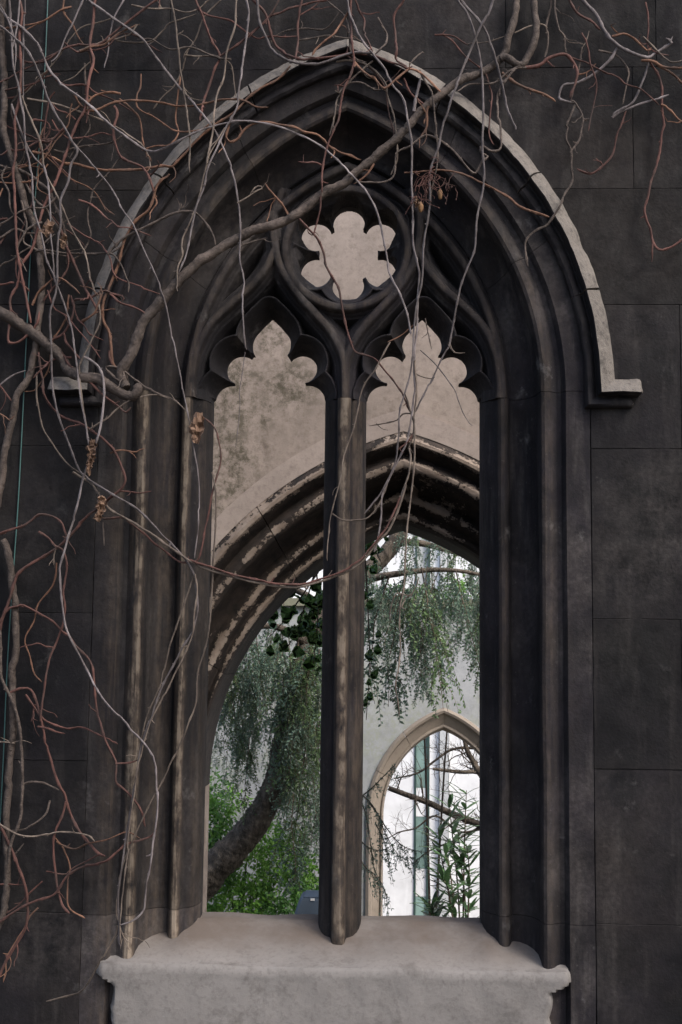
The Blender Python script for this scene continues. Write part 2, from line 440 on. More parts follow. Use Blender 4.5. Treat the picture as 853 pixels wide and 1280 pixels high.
# ------------------------------------------------------------------ the window
win = thing('traceried_window', 'two light pointed Gothic window of blackened stone tracery over a pale sill', 'window', (0, 0.3, 0))
ZSILL = float(at(427, 1150, .34)[2]); ZB = ZSILL - .45
# jambs
def jamb(s, zlo, zhi, amt):
    prof = L_OUT + L_IN
    back = [(XG, .40), (XG + .05, .46), (XG + .2, .62), (XA - .002, .62)]
    wr = [p[3] * amt for p in prof] + [0] * 4
    zz = list(np.linspace(zlo, zhi, 16)); rows = []
    for z in zz:
        j = 0.0025
        rows.append([(s * (p[0] + j * mnoise.noise((p[0] * 6, z * 3, s))), p[1] + j * mnoise.noise((p[0] * 9, z * 2.3, s + 4)), z) for p in prof] + [(s * a, y, z) for a, y in back])
    solid_sweep('jamb_stone', rows, M_JAMB, win, 30, wear_light=wr)
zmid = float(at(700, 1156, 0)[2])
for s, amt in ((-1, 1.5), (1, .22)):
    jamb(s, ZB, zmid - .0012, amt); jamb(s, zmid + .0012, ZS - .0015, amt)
# arch stones
def arch_stone(s, t0, t1):
    prof = [p[:3] for p in L_OUT] + [(L_OUT[-1][0] - .004, .211, L_OUT[-1][2] - .006), (L_OUT[-1][0] - .004, .62, L_OUT[-1][2] - .006), (XA - .002, .62, ZA - .002)]
    wr = [p[3] * (.4 if s < 0 else .22) for p in L_OUT] + [0] * 3
    rows = []
    for t in np.linspace(t0, t1, 14):
        r = []
        for h, y, za in prof:
            x, z = arc_pt(h, za, t)
            r.append((s * x, y, z))
        rows.append(r)
    solid_sweep('arch_stone', rows, M_JAMB, win, 30, wear_light=wr)
cuts = [0, .36, .70, 1.0]
for s in (-1, 1):
    for a, b in zip(cuts[:-1], cuts[1:]):
        arch_stone(s, a + .0006, b - (.0006 if b < 1 else 0))

# ---- tracery: relief worked from distances to the ribs and to the foiled openings
def XZ(u, v, y): p = at(u, v, y); return np.array([p[0], p[2]])
YR, YO = .151, .345                            # rib nose and opening planes
def sym(pts, y, side=1): return [((q := XZ(u, v, y))[0] * side, q[1]) for u, v in pts]
inner = line(195, 206, YR)                     # centre line of the rib that follows the arch
rib_paths = []
for s in (1, -1):
    rib_paths.append([(s * arc_pt(inner[0], inner[2], t)[0], arc_pt(inner[0], inner[2], t)[1]) for t in np.linspace(-.15, 1, 60)])
A_ = crom([(352, 238), (342, 268), (343, 300), (350, 331), (370, 364), (394, 391), (415, 416), (428, 444), (431, 470), (431.5, 505)], 14)
Bp = crom([(343, 312), (331, 335), (312, 358), (287, 380), (262, 405), (246, 436), (239, 470), (238.5, 505)], 14)
def avg(pts):
    out = []
    for u, v in pts:
        p = XZ(u, v, YR); out.append((p[0], p[1]))
    return out
A_ = avg(A_); Bp = avg(Bp)
xin = -inner[0]
Bp = [(max(x, xin), z) for x, z in Bp]
A_ = [(min(x, 0.0), z) for x, z in A_]
for P in (A_, Bp):
    rib_paths.append(P); rib_paths.append([(-x, z) for x, z in P])
rib_paths.append([(0, ZS - .3), (0, A_[-3][1])])
CR = XZ(435, 309, YR); CR = np.array([0.0, CR[1]]); RR = 79 * px(YR)
rib_paths.append([(CR[0] + RR * math.cos(a), CR[1] + RR * math.sin(a)) for a in np.linspace(0, 2 * math.pi, 90)])

HXg = np.array([0.004, XZ(436, 317.5, YO)[1]]); sO = px(YO)
def sd_circle(X, Z, c, r): return np.hypot(X - c[0], Z - c[1]) - r
def sd_poly(X, Z, P):
    P = np.array(P); d = np.full(X.shape, 1e9); ins = np.zeros(X.shape, bool); n = len(P)
    for i in range(n):
        a, b = P[i], P[(i + 1) % n]; e = b - a
        wx, wz = X - a[0], Z - a[1]
        t = np.clip((wx * e[0] + wz * e[1]) / e.dot(e), 0, 1)
        d = np.minimum(d, np.hypot(wx - t * e[0], wz - t * e[1]))
        cnd = ((a[1] <= Z) & (b[1] > Z)) | ((b[1] <= Z) & (a[1] > Z))
        with np.errstate(divide='ignore', invalid='ignore'):
            xx = a[0] + (Z - a[1]) / (b[1] - a[1] if b[1] != a[1] else 1e-9) * e[0]
        ins ^= cnd & (X < xx)
    return np.where(ins, -d, d)
def sd_polyline(X, Z, P):
    d = np.full(X.shape, 1e9); P = np.array(P)
    for a, b in zip(P[:-1], P[1:]):
        e = b - a; L2 = e.dot(e)
        if L2 < 1e-12: continue
        t = np.clip(((X - a[0]) * e[0] + (Z - a[1]) * e[1]) / L2, 0, 1)
        d = np.minimum(d, np.hypot(X - a[0] - t * e[0], Z - a[1] - t * e[1]))
    return d
def light_sd(X, Z):
    """opening of one light (left one measured, right one mirrored)"""
    def q(u, v): return XZ(u, v, YO)
    d = sd_circle(X, Z, q(339.5, 431), 25 * sO)
    d = np.minimum(d, sd_poly(X, Z, [q(318.5, 419), q(329, 407), q(340, 396.5), q(351, 407), q(361, 419), q(361, 436), q(318.5, 436)]))
    for u, v, r in ((302, 462, 19.5), (378, 461, 19), (289.5, 501, 21.5), (385, 500.5, 21.5)):
        d = np.minimum(d, sd_circle(X, Z, q(u, v), r * sO))
    xl, xr = -XG, -.1
    zb = ZS - .25
    d = np.minimum(d, sd_poly(X, Z, [q(316, 444), q(360, 444), q(380, 477), q(386, 484), (xr, q(0, 498)[1]), (xr, zb), (xl, zb), (xl, q(0, 499)[1]), q(287, 484), q(293.5, 479)]))
    return d
def rib_prof(d):
    xs = [0, .012, .0165, .020, .0235, .031, .035, .040, .047, .052, .066, .082, .09, .5]
    ys = [.149, .151, .156, .164, .186, .192, .197, .206, .209, .222, .258, .315, .345, .345]
    return np.interp(d, xs, ys)
def cusp_prof(d):
    xs = [0, .006, .014, .024, .034, .043, .051, .056, .062, .066, .076, .084, .5]
    ys = [.345, .328, .303, .272, .242, .216, .197, .188, .188, .204, .29, .335, .335]
    return np.interp(d, xs, ys)
def build_tracery():
    st = 0.0034
    xs = np.arange(-.80, .8001, st); zs_ = np.arange(ZS, inner[2] + .02, st)
    xs = np.concatenate([xs]); X, Z = np.meshgrid(xs, zs_)
    def fields(X, Z):
        dm = np.full(X.shape, 1e9)
        for P in rib_paths: dm = np.minimum(dm, sd_polyline(X, Z, P))
        dh = sd_circle(X, Z, HXg, 38 * sO)
        for k in range(6):
            a = math.radians(90 + 60 * k); rr = (41.5 if k in (0, 3) else 48) * sO
            dh = np.minimum(dh, sd_circle(X, Z, HXg + rr * np.array([math.cos(a), math.sin(a)]), (20.5 if k in (0, 3) else 20) * sO))
        dl = np.minimum(light_sd(X, Z), light_sd(-X, Z))
        return dm, np.minimum(dh, dl)
    dm, df = fields(X, Z)
    # outer limit: the arch rib plus a little, bedded in the arch stones
    out = line(207, 190, .2)
    lim = np.array([[half_at(out[0], out[2], z) for z in zs_]]).T
    inside = np.abs(X) <= lim + st
    solid = (df > 0) & inside
    nz, nx = X.shape
    keep = (solid[:-1, :-1].astype(int) + solid[1:, :-1] + solid[:-1, 1:] + solid[1:, 1:])
    insq = inside[:-1, :-1] & inside[1:, :-1] & inside[:-1, 1:] & inside[1:, 1:]
    cells = (keep >= 1) & insq
    # pull vertices that lie in the opening back onto its edge
    PX, PZ = X.copy(), Z.copy()
    for it in range(3):
        d0 = fields(PX, PZ)[1]; e = 5e-4
        gx = (fields(PX + e, PZ)[1] - d0) / e; gz = (fields(PX, PZ + e)[1] - d0) / e
        g = np.sqrt(gx * gx + gz * gz) + 1e-9
        msk = (d0 < 0.0)
        PX = np.where(msk, PX - d0 * gx / g * 1.0, PX)
        PZ = np.where(msk & (Z > ZS + 1e-6), PZ - d0 * gz / g * 1.0, PZ)
    dm, df = fields(PX, PZ); df = np.maximum(df, 0)
    H = np.minimum(rib_prof(dm), cusp_prof(df))
    H = np.where(df < .003, np.maximum(H, .335), H)
    H = H + 0.0012 * np.vectorize(lambda a, b: mnoise.noise((a * 14, b * 14, 0)))(PX, PZ)
    used = np.zeros((nz, nx), bool)
    ii, jj = np.nonzero(cells)
    for a, b in ((0, 0), (1, 0), (0, 1), (1, 1)): used[ii + a, jj + b] = True
    idx = -np.ones((nz, nx), int); idx[used] = np.arange(used.sum()); n = int(used.sum())
    Vf = np.stack([PX[used], H[used], PZ[used]], 1)
    Vb = Vf.copy(); Vb[:, 1] = .395 + .02 * np.clip((.345 - Vf[:, 1]) / .15, 0, 1)
    q = np.stack([idx[ii, jj], idx[ii, jj + 1], idx[ii + 1, jj + 1], idx[ii + 1, jj]], 1)
    Fc = q.tolist() + (q[:, ::-1] + n).tolist()
    # rims
    edges = {}
    for f in q.tolist():
        for k in range(4):
            a, b = f[k], f[(k + 1) % 4]; key = (min(a, b), max(a, b))
            edges[key] = None if key in edges else (a, b)
    for e in edges.values():
        if e: Fc.append([e[1], e[0], e[0] + n, e[1] + n])
    wr = np.clip(1 - dm[used] / .03, 0, 1) * np.where(PX[used] < .1, .35, .25)
    mk('tracery', np.vstack([Vf, Vb]), Fc, M_JAMB, win, 38, None, {'wear_light': np.concatenate([wr, wr * 0])})
build_tracery()

# mullion
def mullion():
    pr = [(-.1, .345), (-.099, .315), (-.092, .278), (-.081, .245), (-.066, .220), (-.050, .208), (-.043, .206), (-.038, .202), (-.033, .190), (-.031, .172), (-.027, .160), (-.018, .152), (-.008, .150)]
    pr = pr + [(-x, y) for x, y in pr[::-1]]
    wr = [.1, .1, .1, .1, .1, .1, 0, 0, .1, .3, .6, .8, .8] + [1, .9, .8, .6, .3, .2, .35, .45, .5, .5, .4, .4, .3]
    bk = [(.1, .385), (.08, .48), (.03, .56), (-.03, .56), (-.08, .48), (-.1, .385)]
    rows = []
    for z in np.linspace(ZB, ZS - .0025, 22):
        rows.append([(x + .002 * mnoise.noise((x * 20, z * 2, 3)), y + .002 * mnoise.noise((x * 20, z * 2, 8)), z) for x, y in pr] + [(x, y, z) for x, y in bk])
    solid_sweep('mullion', rows, M_JAMB, win, 30, wear_light=wr + [0] * 6)
mullion()

# sill: weathered slope, rounded nose and rendered face
def sill():
    xl, xr = float(at(118, 1205, -.04)[0]), float(at(716, 1205, -.04)[0])
    fl, fr = float(at(137, 1250, -.04)[0]), float(at(692, 1250, -.04)[0])
    zn = float(at(427, 1211, -.045)[2])
    xs = np.linspace(xl - .03, xr + .03, 190)
    sec = []                                               # (kind, y, z) from back to bottom
    for t in np.linspace(0, 1, 16): sec.append(('s', .46 - t * .48, None))
    for a in np.linspace(20, 100, 6): sec.append(('n', a, None))
    for z in np.linspace(zn - .055, -.12, 34): sec.append(('f', 0, z))
    rows = []
    for k, a, z in sec:
        r = []
        for x in xs:
            n1 = mnoise.fractal((x * 3, 0.3, 1.7), 1, 2, 4) * .012
            fall = 0.0                                    # ends round off
            ex = max(xl - x, x - xr, -1e9)
            if k == 's':
                y = a; base = ZSILL if y > .33 else ZSILL + (zn - ZSILL) * ((.33 - y) / .35) ** 0.92
                zz = base + n1 * .5 + .006 * mnoise.noise((x * 5, y * 7, 2))
                for jc, jw in ((-XG - .03, .10), (XG + .03, .07), (0, .06)):
                    zz += .022 * math.exp(-((x - jc) / jw) ** 2) * (1 if .02 < y < .33 else 0) * (1 if jc else .0)
            elif k == 'n':
                y = -.02 - .020 * math.sin(math.radians(a - 10)); zz = zn - .034 + .038 * math.cos(math.radians(a)) + n1 * .7
            else:
                zz = z; jag = .018 * mnoise.fractal((z * 9, 5.1, 0), 1, 2, 4)
                y = -.039 + .006 * mnoise.noise((x * 3, z * 3, 5)) + .003 * mnoise.noise((x * 11, z * 11, 9))
                nose = max(0, 1 - (zn - .05 - z) / .045)
                lo = fl + jag + .05 * max(0, (z - .2)) * 0; hi = fr + jag * 1.4 - .05 * max(0, 1 - (zn - z) / .22) * 0
                # below the nose the render stops short of the lugs
                lo = lo + (xl - lo) * min(1, nose * 1.2); hi = hi + (xr - hi) * min(1, nose * 1.2)
                e = max(lo - x, x - hi)
                if e > -.02: y += .10 * min(1, max(0, (e + .02) / .03)) ** 1.5
            e2 = max(xl - x, x - xr)
            if e2 > -.035:
                q = min(1, (e2 + .035) / .045); 
                y = y + .07 * q * q if k != 's' or y < .0 else y
                zz -= .012 * q * q if k != 'f' else 0
            r.append((x, y, zz))
        rows.append(r)
    V = np.array(rows).reshape(-1, 3); Fc = grid_faces(len(rows), len(xs))
    o = mk('sill', V, Fc, M_SILL, win, 50); fix_normals(o)
    if sum(p.normal.y for p in o.data.polygons) > 0: o.data.flip_normals()
sill()

# hood mould with its returned stops: (half width px, apex px, depth, end px)
HOOD = [(335.5, 47, .012, 801), (333.5, 48.5, -.010, 803), (329.5, 50, -.040, 804), (325, 52.5, -.063, 805), (320, 55, -.077, 807), (317.5, 57.5, -.082, 806), (315.5, 60, -.075, 804), (314, 62, -.05, 801),
        (312.5, 65, -.018, 800), (310.5, 71, -.014, 791), (309, 73.5, -.026, 791), (305.5, 76.5, -.038, 792), (301.5, 80.5, -.040, 792), (298, 85, -.030, 791), (296.5, 88, -.012, 790), (296, 89, .012, 788)]
def hood():
    cxz = []
    for hw, ap, y, ex in HOOD:
        l = line(hw, ap, y, 434, 430); cxz.append((l[0], y, l[2], float(at(ex, 490, y)[0])))
    ref = cxz[0][0]; zt = float(at(790, 472, 0)[2])
    def row_arc(s, t): 
        r = []
        for h, y, za, xe in cxz:
            x, z = arc_pt(h, za, t); r.append((s * x, y, z))
        return r
    mi = lambda j: 0 if j in (0, 1, 2, 3, 4) else 1
    def jit(rows, sd):
        return [[(x + .006 * mnoise.fractal((x * 9, z * 9, sd), 1, 2, 3), y + .007 * mnoise.fractal((x * 11, z * 11, sd + 3), 1, 2, 3), z + .005 * mnoise.fractal((x * 9, z * 9, sd + 6), 1, 2, 3)) for x, y, z in r] for r in rows]
    tj = .215
    for s in (1, -1):
        rows = []
        ramp = [0, .25, .6, .85, 1.0]
        # return: from its end towards the corner, then up
        for q in (1.0, .985, .94, .85, .5, .25):
            r = []
            for h, y, za, xe in cxz:
                zc = zt - (ref - h); e = {1.0: .35, .985: .68, .94: .9}.get(q, 1.0)
                x = h + (xe - h) * q
                yy = y * e + .01 * (1 - e)
                zm = zt - (ref - .5 * (h + cxz[5][0])) if h > cxz[8][0] else zc
                r.append((s * x, yy, zc * e + zm * (1 - e)))
            rows.append(r)
        rows.append([(s * h, y, zt - (ref - h)) for h, y, za, xe in cxz])
        for t in np.linspace(.07, tj - .002, 8): rows.append(row_arc(s, t))
        o = solid_sweep('hood_stop', jit(rows, s), [M_HOOD if s > 0 else M_HOODD, M_JAMB], win, 50, mi)
        if s < 0: o['label'] = 'soot blackened end stop of the hood mould behind the thick creeper'
        for a, b in ((tj + .002, .49), (.494, .765), (.769, 1.0)):
            rows = [row_arc(s, t) for t in np.linspace(a, b, 34)]
            solid_sweep('hood_stone', jit(rows, s * 2 + a), [M_HOOD, M_JAMB], win, 40, mi)
hood()
# ------------------------------------------------------------------ plastered wall with the moulded arch behind the window
YB = 3.2
rear = thing('plastered_inner_wall', 'stained beige plaster wall with a moulded archway seen through the window', 'wall', (0, YB, -1.5))
RC = 503
XC = float(at(RC, 800, YB)[0]); ZRS = float(at(RC, 1000, YB)[2])
def rline(hw, apex, dy):
    y = YB + dy
    return (float(at(RC + hw, 1000, y)[0] - at(RC, 1000, y)[0]), y, float(at(RC, apex, y)[2]))
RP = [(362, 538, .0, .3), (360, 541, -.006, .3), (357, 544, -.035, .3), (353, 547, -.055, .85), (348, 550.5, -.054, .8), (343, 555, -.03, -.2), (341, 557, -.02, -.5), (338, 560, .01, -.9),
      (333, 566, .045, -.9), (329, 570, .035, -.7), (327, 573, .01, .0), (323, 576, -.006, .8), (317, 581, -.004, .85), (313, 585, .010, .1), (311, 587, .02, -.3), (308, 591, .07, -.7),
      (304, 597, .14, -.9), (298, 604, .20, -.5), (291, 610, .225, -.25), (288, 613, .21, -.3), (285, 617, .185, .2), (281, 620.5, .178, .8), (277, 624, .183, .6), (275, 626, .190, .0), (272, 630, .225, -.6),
      (270, 634, .26, -.7), (268, 638, .268, -.5), (266, 641, .255, .2), (263, 645, .25, .9), (260, 649, .265, .1), (258.5, 651, .30, -.6), (257, 653.5, .335, -.4), (256, 655, .38, -.5)]  # two innermost rolls coloured pale in place of bounced light
RL = [rline(a, b, c) + (d,) for a, b, c, d in RP]
def rear_arch():
    inn = RL[-1]
    prof = [p[:3] for p in RL] + [(inn[0], YB + .62, inn[2]), (inn[0], YB + .92, inn[2]), (RL[0][0], YB + .92, RL[0][2])]
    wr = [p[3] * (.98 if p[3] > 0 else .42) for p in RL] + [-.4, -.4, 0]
    wj = [max(w, .1) if i < len(RL) else (1.7 if i < len(RL) + 2 else 0) for i, w in enumerate(wr)]  # jamb reveal coloured palest, its light painted into the limewash
    def row(s, t):
        r = []
        for h, y, za in prof:
            if t < 0: x, z = h, ZRS + t
            else: x, z = arc_pt(h, za, t, ZRS)
            r.append((XC + s * x, y + .004 * mnoise.noise((x * 7, t * 5, s)), z))
        return r
    for s in (-1, 1):
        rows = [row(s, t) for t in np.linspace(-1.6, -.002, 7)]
        solid_sweep('arch_jamb', rows, M_FLAKE, rear, 32, wear_light=[w * .8 for w in wj])
        for a, b in ((0, .33), (.332, .66), (.662, 1.0)):
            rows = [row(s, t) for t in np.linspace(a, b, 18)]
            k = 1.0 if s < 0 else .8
            solid_sweep('arch_stone', rows, M_FLAKE, rear, 32, wear_light=[w * k if w > 0 else w for w in wr])
        # smooth plaster band that frames the arch
        o1 = rline(361.5, 539, 0); o2 = rline(384, 511, 0); rows = []
        for t in np.linspace(0, 1, 40):
            r = []
            for (h, y, za), dy in ((o1, .05), (o1, -.006), (o2, -.004), (o2, .05)):
                x, z = arc_pt(h, za, t, ZRS); r.append((XC + s * x, YB + dy, z))
            rows.append(r)
        solid_sweep('plaster_band', rows, M_BAND, rear, 32)
rear_arch()
def rear_face():
    h, y, za = RL[0][:3]; h -= .004; za -= .004
    zs = list(np.linspace(-1.8, ZRS, 8)) + list(np.linspace(ZRS, za, 44))[1:]
    TOP, X0, X1 = 5.2, -3.4, 3.6
    for s in (-1, 1):
        xe = X0 if s < 0 else X1
        front = []
        for z in zs:
            a = XC + s * half_at(h, za, z, ZRS)
            front.append([(a + (xe - a) * f, z) for f in np.linspace(0, 1, 22)])
        for z in np.linspace(za, TOP, 34)[1:]:
            front.append([(XC + (xe - XC) * f, z) for f in np.linspace(0, 1, 22)])
        V = []; nr = len(front)
        for r in front:
            for x, z in r: V.append((x, YB + .012 * mnoise.fractal((x * 1.3, z * 1.3, 2), 1, 2, 3), z))
        Fc = grid_faces(nr, 22); nb = len(V)
        for r in front: V += [(r[0][0], YB + .93, r[0][1]), (r[-1][0], YB + .93, r[-1][1])]
        for i in range(nr - 1):
            Fc += [[nb + 2 * i, nb + 2 * i + 1, nb + 2 * i + 3, nb + 2 * i + 2], [i * 22, (i + 1) * 22, nb + 2 * i + 2, nb + 2 * i], [i * 22 + 21, nb + 2 * i + 1, nb + 2 * i + 3, (i + 1) * 22 + 21]]
        Fc.append([(nr - 1) * 22 + j for j in range(22)] + [nb + 2 * nr - 1, nb + 2 * nr - 2])
        o = mk('plaster_face', V, Fc, M_PLASTER, rear, 40); fix_normals(o)
rear_face()

# ------------------------------------------------------------------ far wall with lancet opening
YF = 9.5
far = thing('grey_churchyard_wall', 'pale grey rendered wall with mossy coping and a pointed stone opening beyond the yew', 'wall', (0, YF, -2))
FC = 554.5
FX = float(at(FC, 1000, YF)[0]); FZS = float(at(FC, 1022, YF)[2])
def fline(hw, apex, dy):
    y = YF + dy
    return (float(at(FC - hw, 1022, y)[0] - at(FC, 1022, y)[0]) * -1, y, float(at(FC, apex, y)[2]))
FP = [(97, 884, .02), (96.5, 885, -.03), (93, 888, -.05), (90, 891, -.04), (88.5, 893, .0), (84, 898, .02), (79, 905, .05), (77.5, 907, .03), (76.5, 908.5, .03), (75.5, 910, .055), (74.5, 912, .10), (74.2, 913, .32)]
FL = [fline(*p) for p in FP]
def far_wall():
    prof = FL + [(FL[0][0], YF + .32, FL[0][2])]
    def row(s, t):
        r = []
        for h, y, za in prof:
            x, z = (h, FZS + t) if t < 0 else arc_pt(h, za, t, FZS)
            r.append((FX + s * x, y, z))
        return r
    for s in (-1, 1):
        for a, b in ((-1.58, -.7), (-.696, -.003)):
            solid_sweep('jamb_stone', [row(s, t) for t in np.linspace(a, b, 3)], M_FARSTONE, far, 30)
        for a, b in ((0, .33), (.334, .66), (.664, 1.0)):
            solid_sweep('arch_stone', [row(s, t) for t in np.linspace(a, b, 12)], M_FARSTONE, far, 30)
    h, y, za = FL[0]; h -= .003; za -= .003
    ztop = float(at(590, 760, YF)[2]); zl = FZS - 1.58
    zs = list(np.linspace(zl, FZS, 4)) + list(np.linspace(FZS, za, 24))[1:]
    X0, X1 = -7.0, 7.0
    for s in (-1, 1):
        xe = X0 if s < 0 else X1; rows = []
        for z in [-2.4, zl - .002] : rows.append([(FX, YF, z), (xe, YF, z), (xe, YF + .34, z), (FX, YF + .34, z)])
        for z in zs:
            a = FX + s * half_at(h, za, z, FZS)
            rows.append([(a, YF, z), (xe, YF, z), (xe, YF + .34, z), (a, YF + .34, z)])
        rows.append([(FX, YF, ztop), (xe, YF, ztop), (xe, YF + .34, ztop), (FX, YF + .34, ztop)])
        solid_sweep('rendered_face', rows, M_FARWALL, far, 30)
    x = X0; r = random.Random(3)
    while x < X1:
        l = r.uniform(.7, 1.0)
        mb = MB(); mb.box((x + .004, YF - .06, ztop + .003), (x + l - .004, YF + .40, ztop + .10 + r.uniform(-.008, .008)))
        mb.build('coping_stone', M_COPING, far, None); x += l
far_wall()

# ------------------------------------------------------------------ white modern building
YW = 19.0
bld = thing('white_office_building', 'bright white clad modern building with a narrow teal glass strip', 'building', (0, YW, -2.3))
def building():
    zb, zt_ = -3.9, 9.5
    X = lambda u: float(at(u, 1040, YW)[0])
    xg0, xg1 = X(518), X(536.5); xp0, xp1 = X(549), X(561)
    edges = [X(518) - 5.2, X(518) - 3.4, X(518) - 1.7, xg0, xg1, xp0, xp1, xp1 + 1.6, xp1 + 3.2, xp1 + 4.8]
    fl = [zb, 1.35, 4.1, 6.9, zt_]
    b = MB(); b.box((edges[0] - .1, YW + .06, zb), (edges[-1] + .1, YW + 7, zt_ - .05)); b.build('building_core', M_GREYCLAD, bld, None)
    for i in range(len(edges) - 1):
        a, c = edges[i], edges[i + 1]
        if abs(a - xg0) < 1e-6: continue
        pil = abs(a - xp0) < 1e-6
        for z0, z1 in zip(fl[:-1], fl[1:]):
            m = MB(); m.box((a + .006, YW - (.10 if pil else 0), z0 + .006), (c - .006, YW + .055, z1 - .006))
            m.build('pilaster' if pil else 'cladding_panel', M_GREYCLAD if pil else M_WHITE, bld, None)
    m = MB(); m.box((xg0 + .0, YW - .03, zb), (xg0 + .03, YW + .05, zt_ - .1)); m.build('window_mullion', M_MULL, bld, None)
    m = MB(); m.box((xg1 - .045, YW - .03, zb), (xg1, YW + .05, zt_ - .1)); m.build('window_mullion', M_MULL, bld, None)
    cuts = [1160, 1121, 1086, 1021, 985, 925, 880, 820]
    kinds = ['g', 'w', 'g', 'w', 'g', 'g', 'w']
    for (v0, v1), k in zip(zip(cuts[:-1], cuts[1:]), kinds):
        z0, z1 = float(at(527, v0, YW)[2]), float(at(527, v1, YW)[2])
        m = MB(); m.box((xg0 + .034, YW + .012, z0 + .004), (xg1 - .05, YW + .045, z1 - .004))
        m.build('glass_pane' if k == 'g' else 'spandrel_panel', M_GLASS if k == 'g' else M_WHITE, bld, None)
building()

# ------------------------------------------------------------------ foliage tools
def leaf_quads(P, D, Nn, L, Wd, mb, mi=0):
    """many small pointed leaves: base P, direction D, normal Nn"""
    P = np.asarray(P); D = np.asarray(D); Nn = np.asarray(Nn)
    B = np.cross(D, Nn); B /= np.linalg.norm(B, axis=1)[:, None] + 1e-9
    L = np.asarray(L)[:, None]; Wd = np.asarray(Wd)[:, None]
    up_ = np.cross(B, D)
    v = np.stack([P, P + D * L * .45 + B * Wd * .5 + up_ * Wd * .12, P + D * L, P + D * L * .45 - B * Wd * .5 + up_ * Wd * .12], 1).reshape(-1, 3)
    n = len(P); f = (np.arange(n * 4).reshape(n, 4)).tolist()
    mb.add(v, f, mi)
def unit(rg_, n):
    v = rg_.normal(size=(n, 3)); return v / np.linalg.norm(v, axis=1)[:, None]
def spray_mesh(seed, length=1.0, side=16, leaf=.041):
    """one drooping branchlet, root at the origin, hanging down -z"""
    r = np.random.default_rng(seed); mb = MB()
    n = 9; t = np.linspace(0, 1, n)
    bx, by = r.uniform(-.25, .25, 2)
    C = np.stack([bx * np.sin(t * 2.2) * .6, by * t * .5, -length * t + .06 * np.sin(t * 3)], 1)
    C += r.normal(0, .012, C.shape) * t[:, None]
    V, Fc = tube(crom(C, 2), np.linspace(.006, .002, 2 * (n - 1) + 1), 4); mb.add(V, Fc, 0)
    P, D, N_, L, W_ = [], [], [], [], []
    for k in range(side):
        u = r.uniform(.06, 1.0); i = min(n - 2, int(u * (n - 1))); f = u * (n - 1) - i
        p0 = C[i] * (1 - f) + C[i + 1] * f
        a = r.uniform(0, 2 * math.pi); sl = length * r.uniform(.16, .42) * (1.15 - .6 * u)
        d0 = np.array([math.cos(a), math.sin(a) * .7, -.25 + r.uniform(-.4, .3)])
        m = 7; tt = np.linspace(0, 1, m)[:, None]
        S_ = p0 + d0 * sl * tt * (1 - .35 * tt) + np.array([0, 0, -1.0]) * sl * .85 * tt ** 2
        V, Fc = tube(S_, np.linspace(.003, .0012, m), 3); mb.add(V, Fc, 0)
        nl = max(8, int(sl / leaf * 3.6))
        for q in range(nl):
            uu = (q + r.uniform(0, 1)) / nl * .97 + .03; i2 = min(m - 2, int(uu * (m - 1))); f2 = uu * (m - 1) - i2
            p = S_[i2] * (1 - f2) + S_[i2 + 1] * f2; T = S_[i2 + 1] - S_[i2]; T = T / np.linalg.norm(T)
            sd_ = np.cross(T, r.normal(size=3)); sd_ /= np.linalg.norm(sd_)
            d = T * r.uniform(.25, .8) + sd_ * .8; d /= np.linalg.norm(d)
            P.append(p); D.append(d); N_.append(r.normal(size=3)); L.append(leaf * r.uniform(.6, 1.25)); W_.append(leaf * r.uniform(.36, .6))
    leaf_quads(P, D, N_, L, W_, mb, 1)
    me = bpy.data.meshes.new('hanging_spray')
    me.from_pydata(np.vstack(mb.V).tolist(), [], mb.F); me.polygons.foreach_set('material_index', np.array(mb.I, dtype=np.int32))
    me.materials.append(M_TWIG); me.materials.append(M_YEW if seed % 3 else M_YEW2); me.update()
    return me
SPRAYS = [spray_mesh(40 + i, 1.0, 19 + (i % 4) * 3) for i in range(9)]

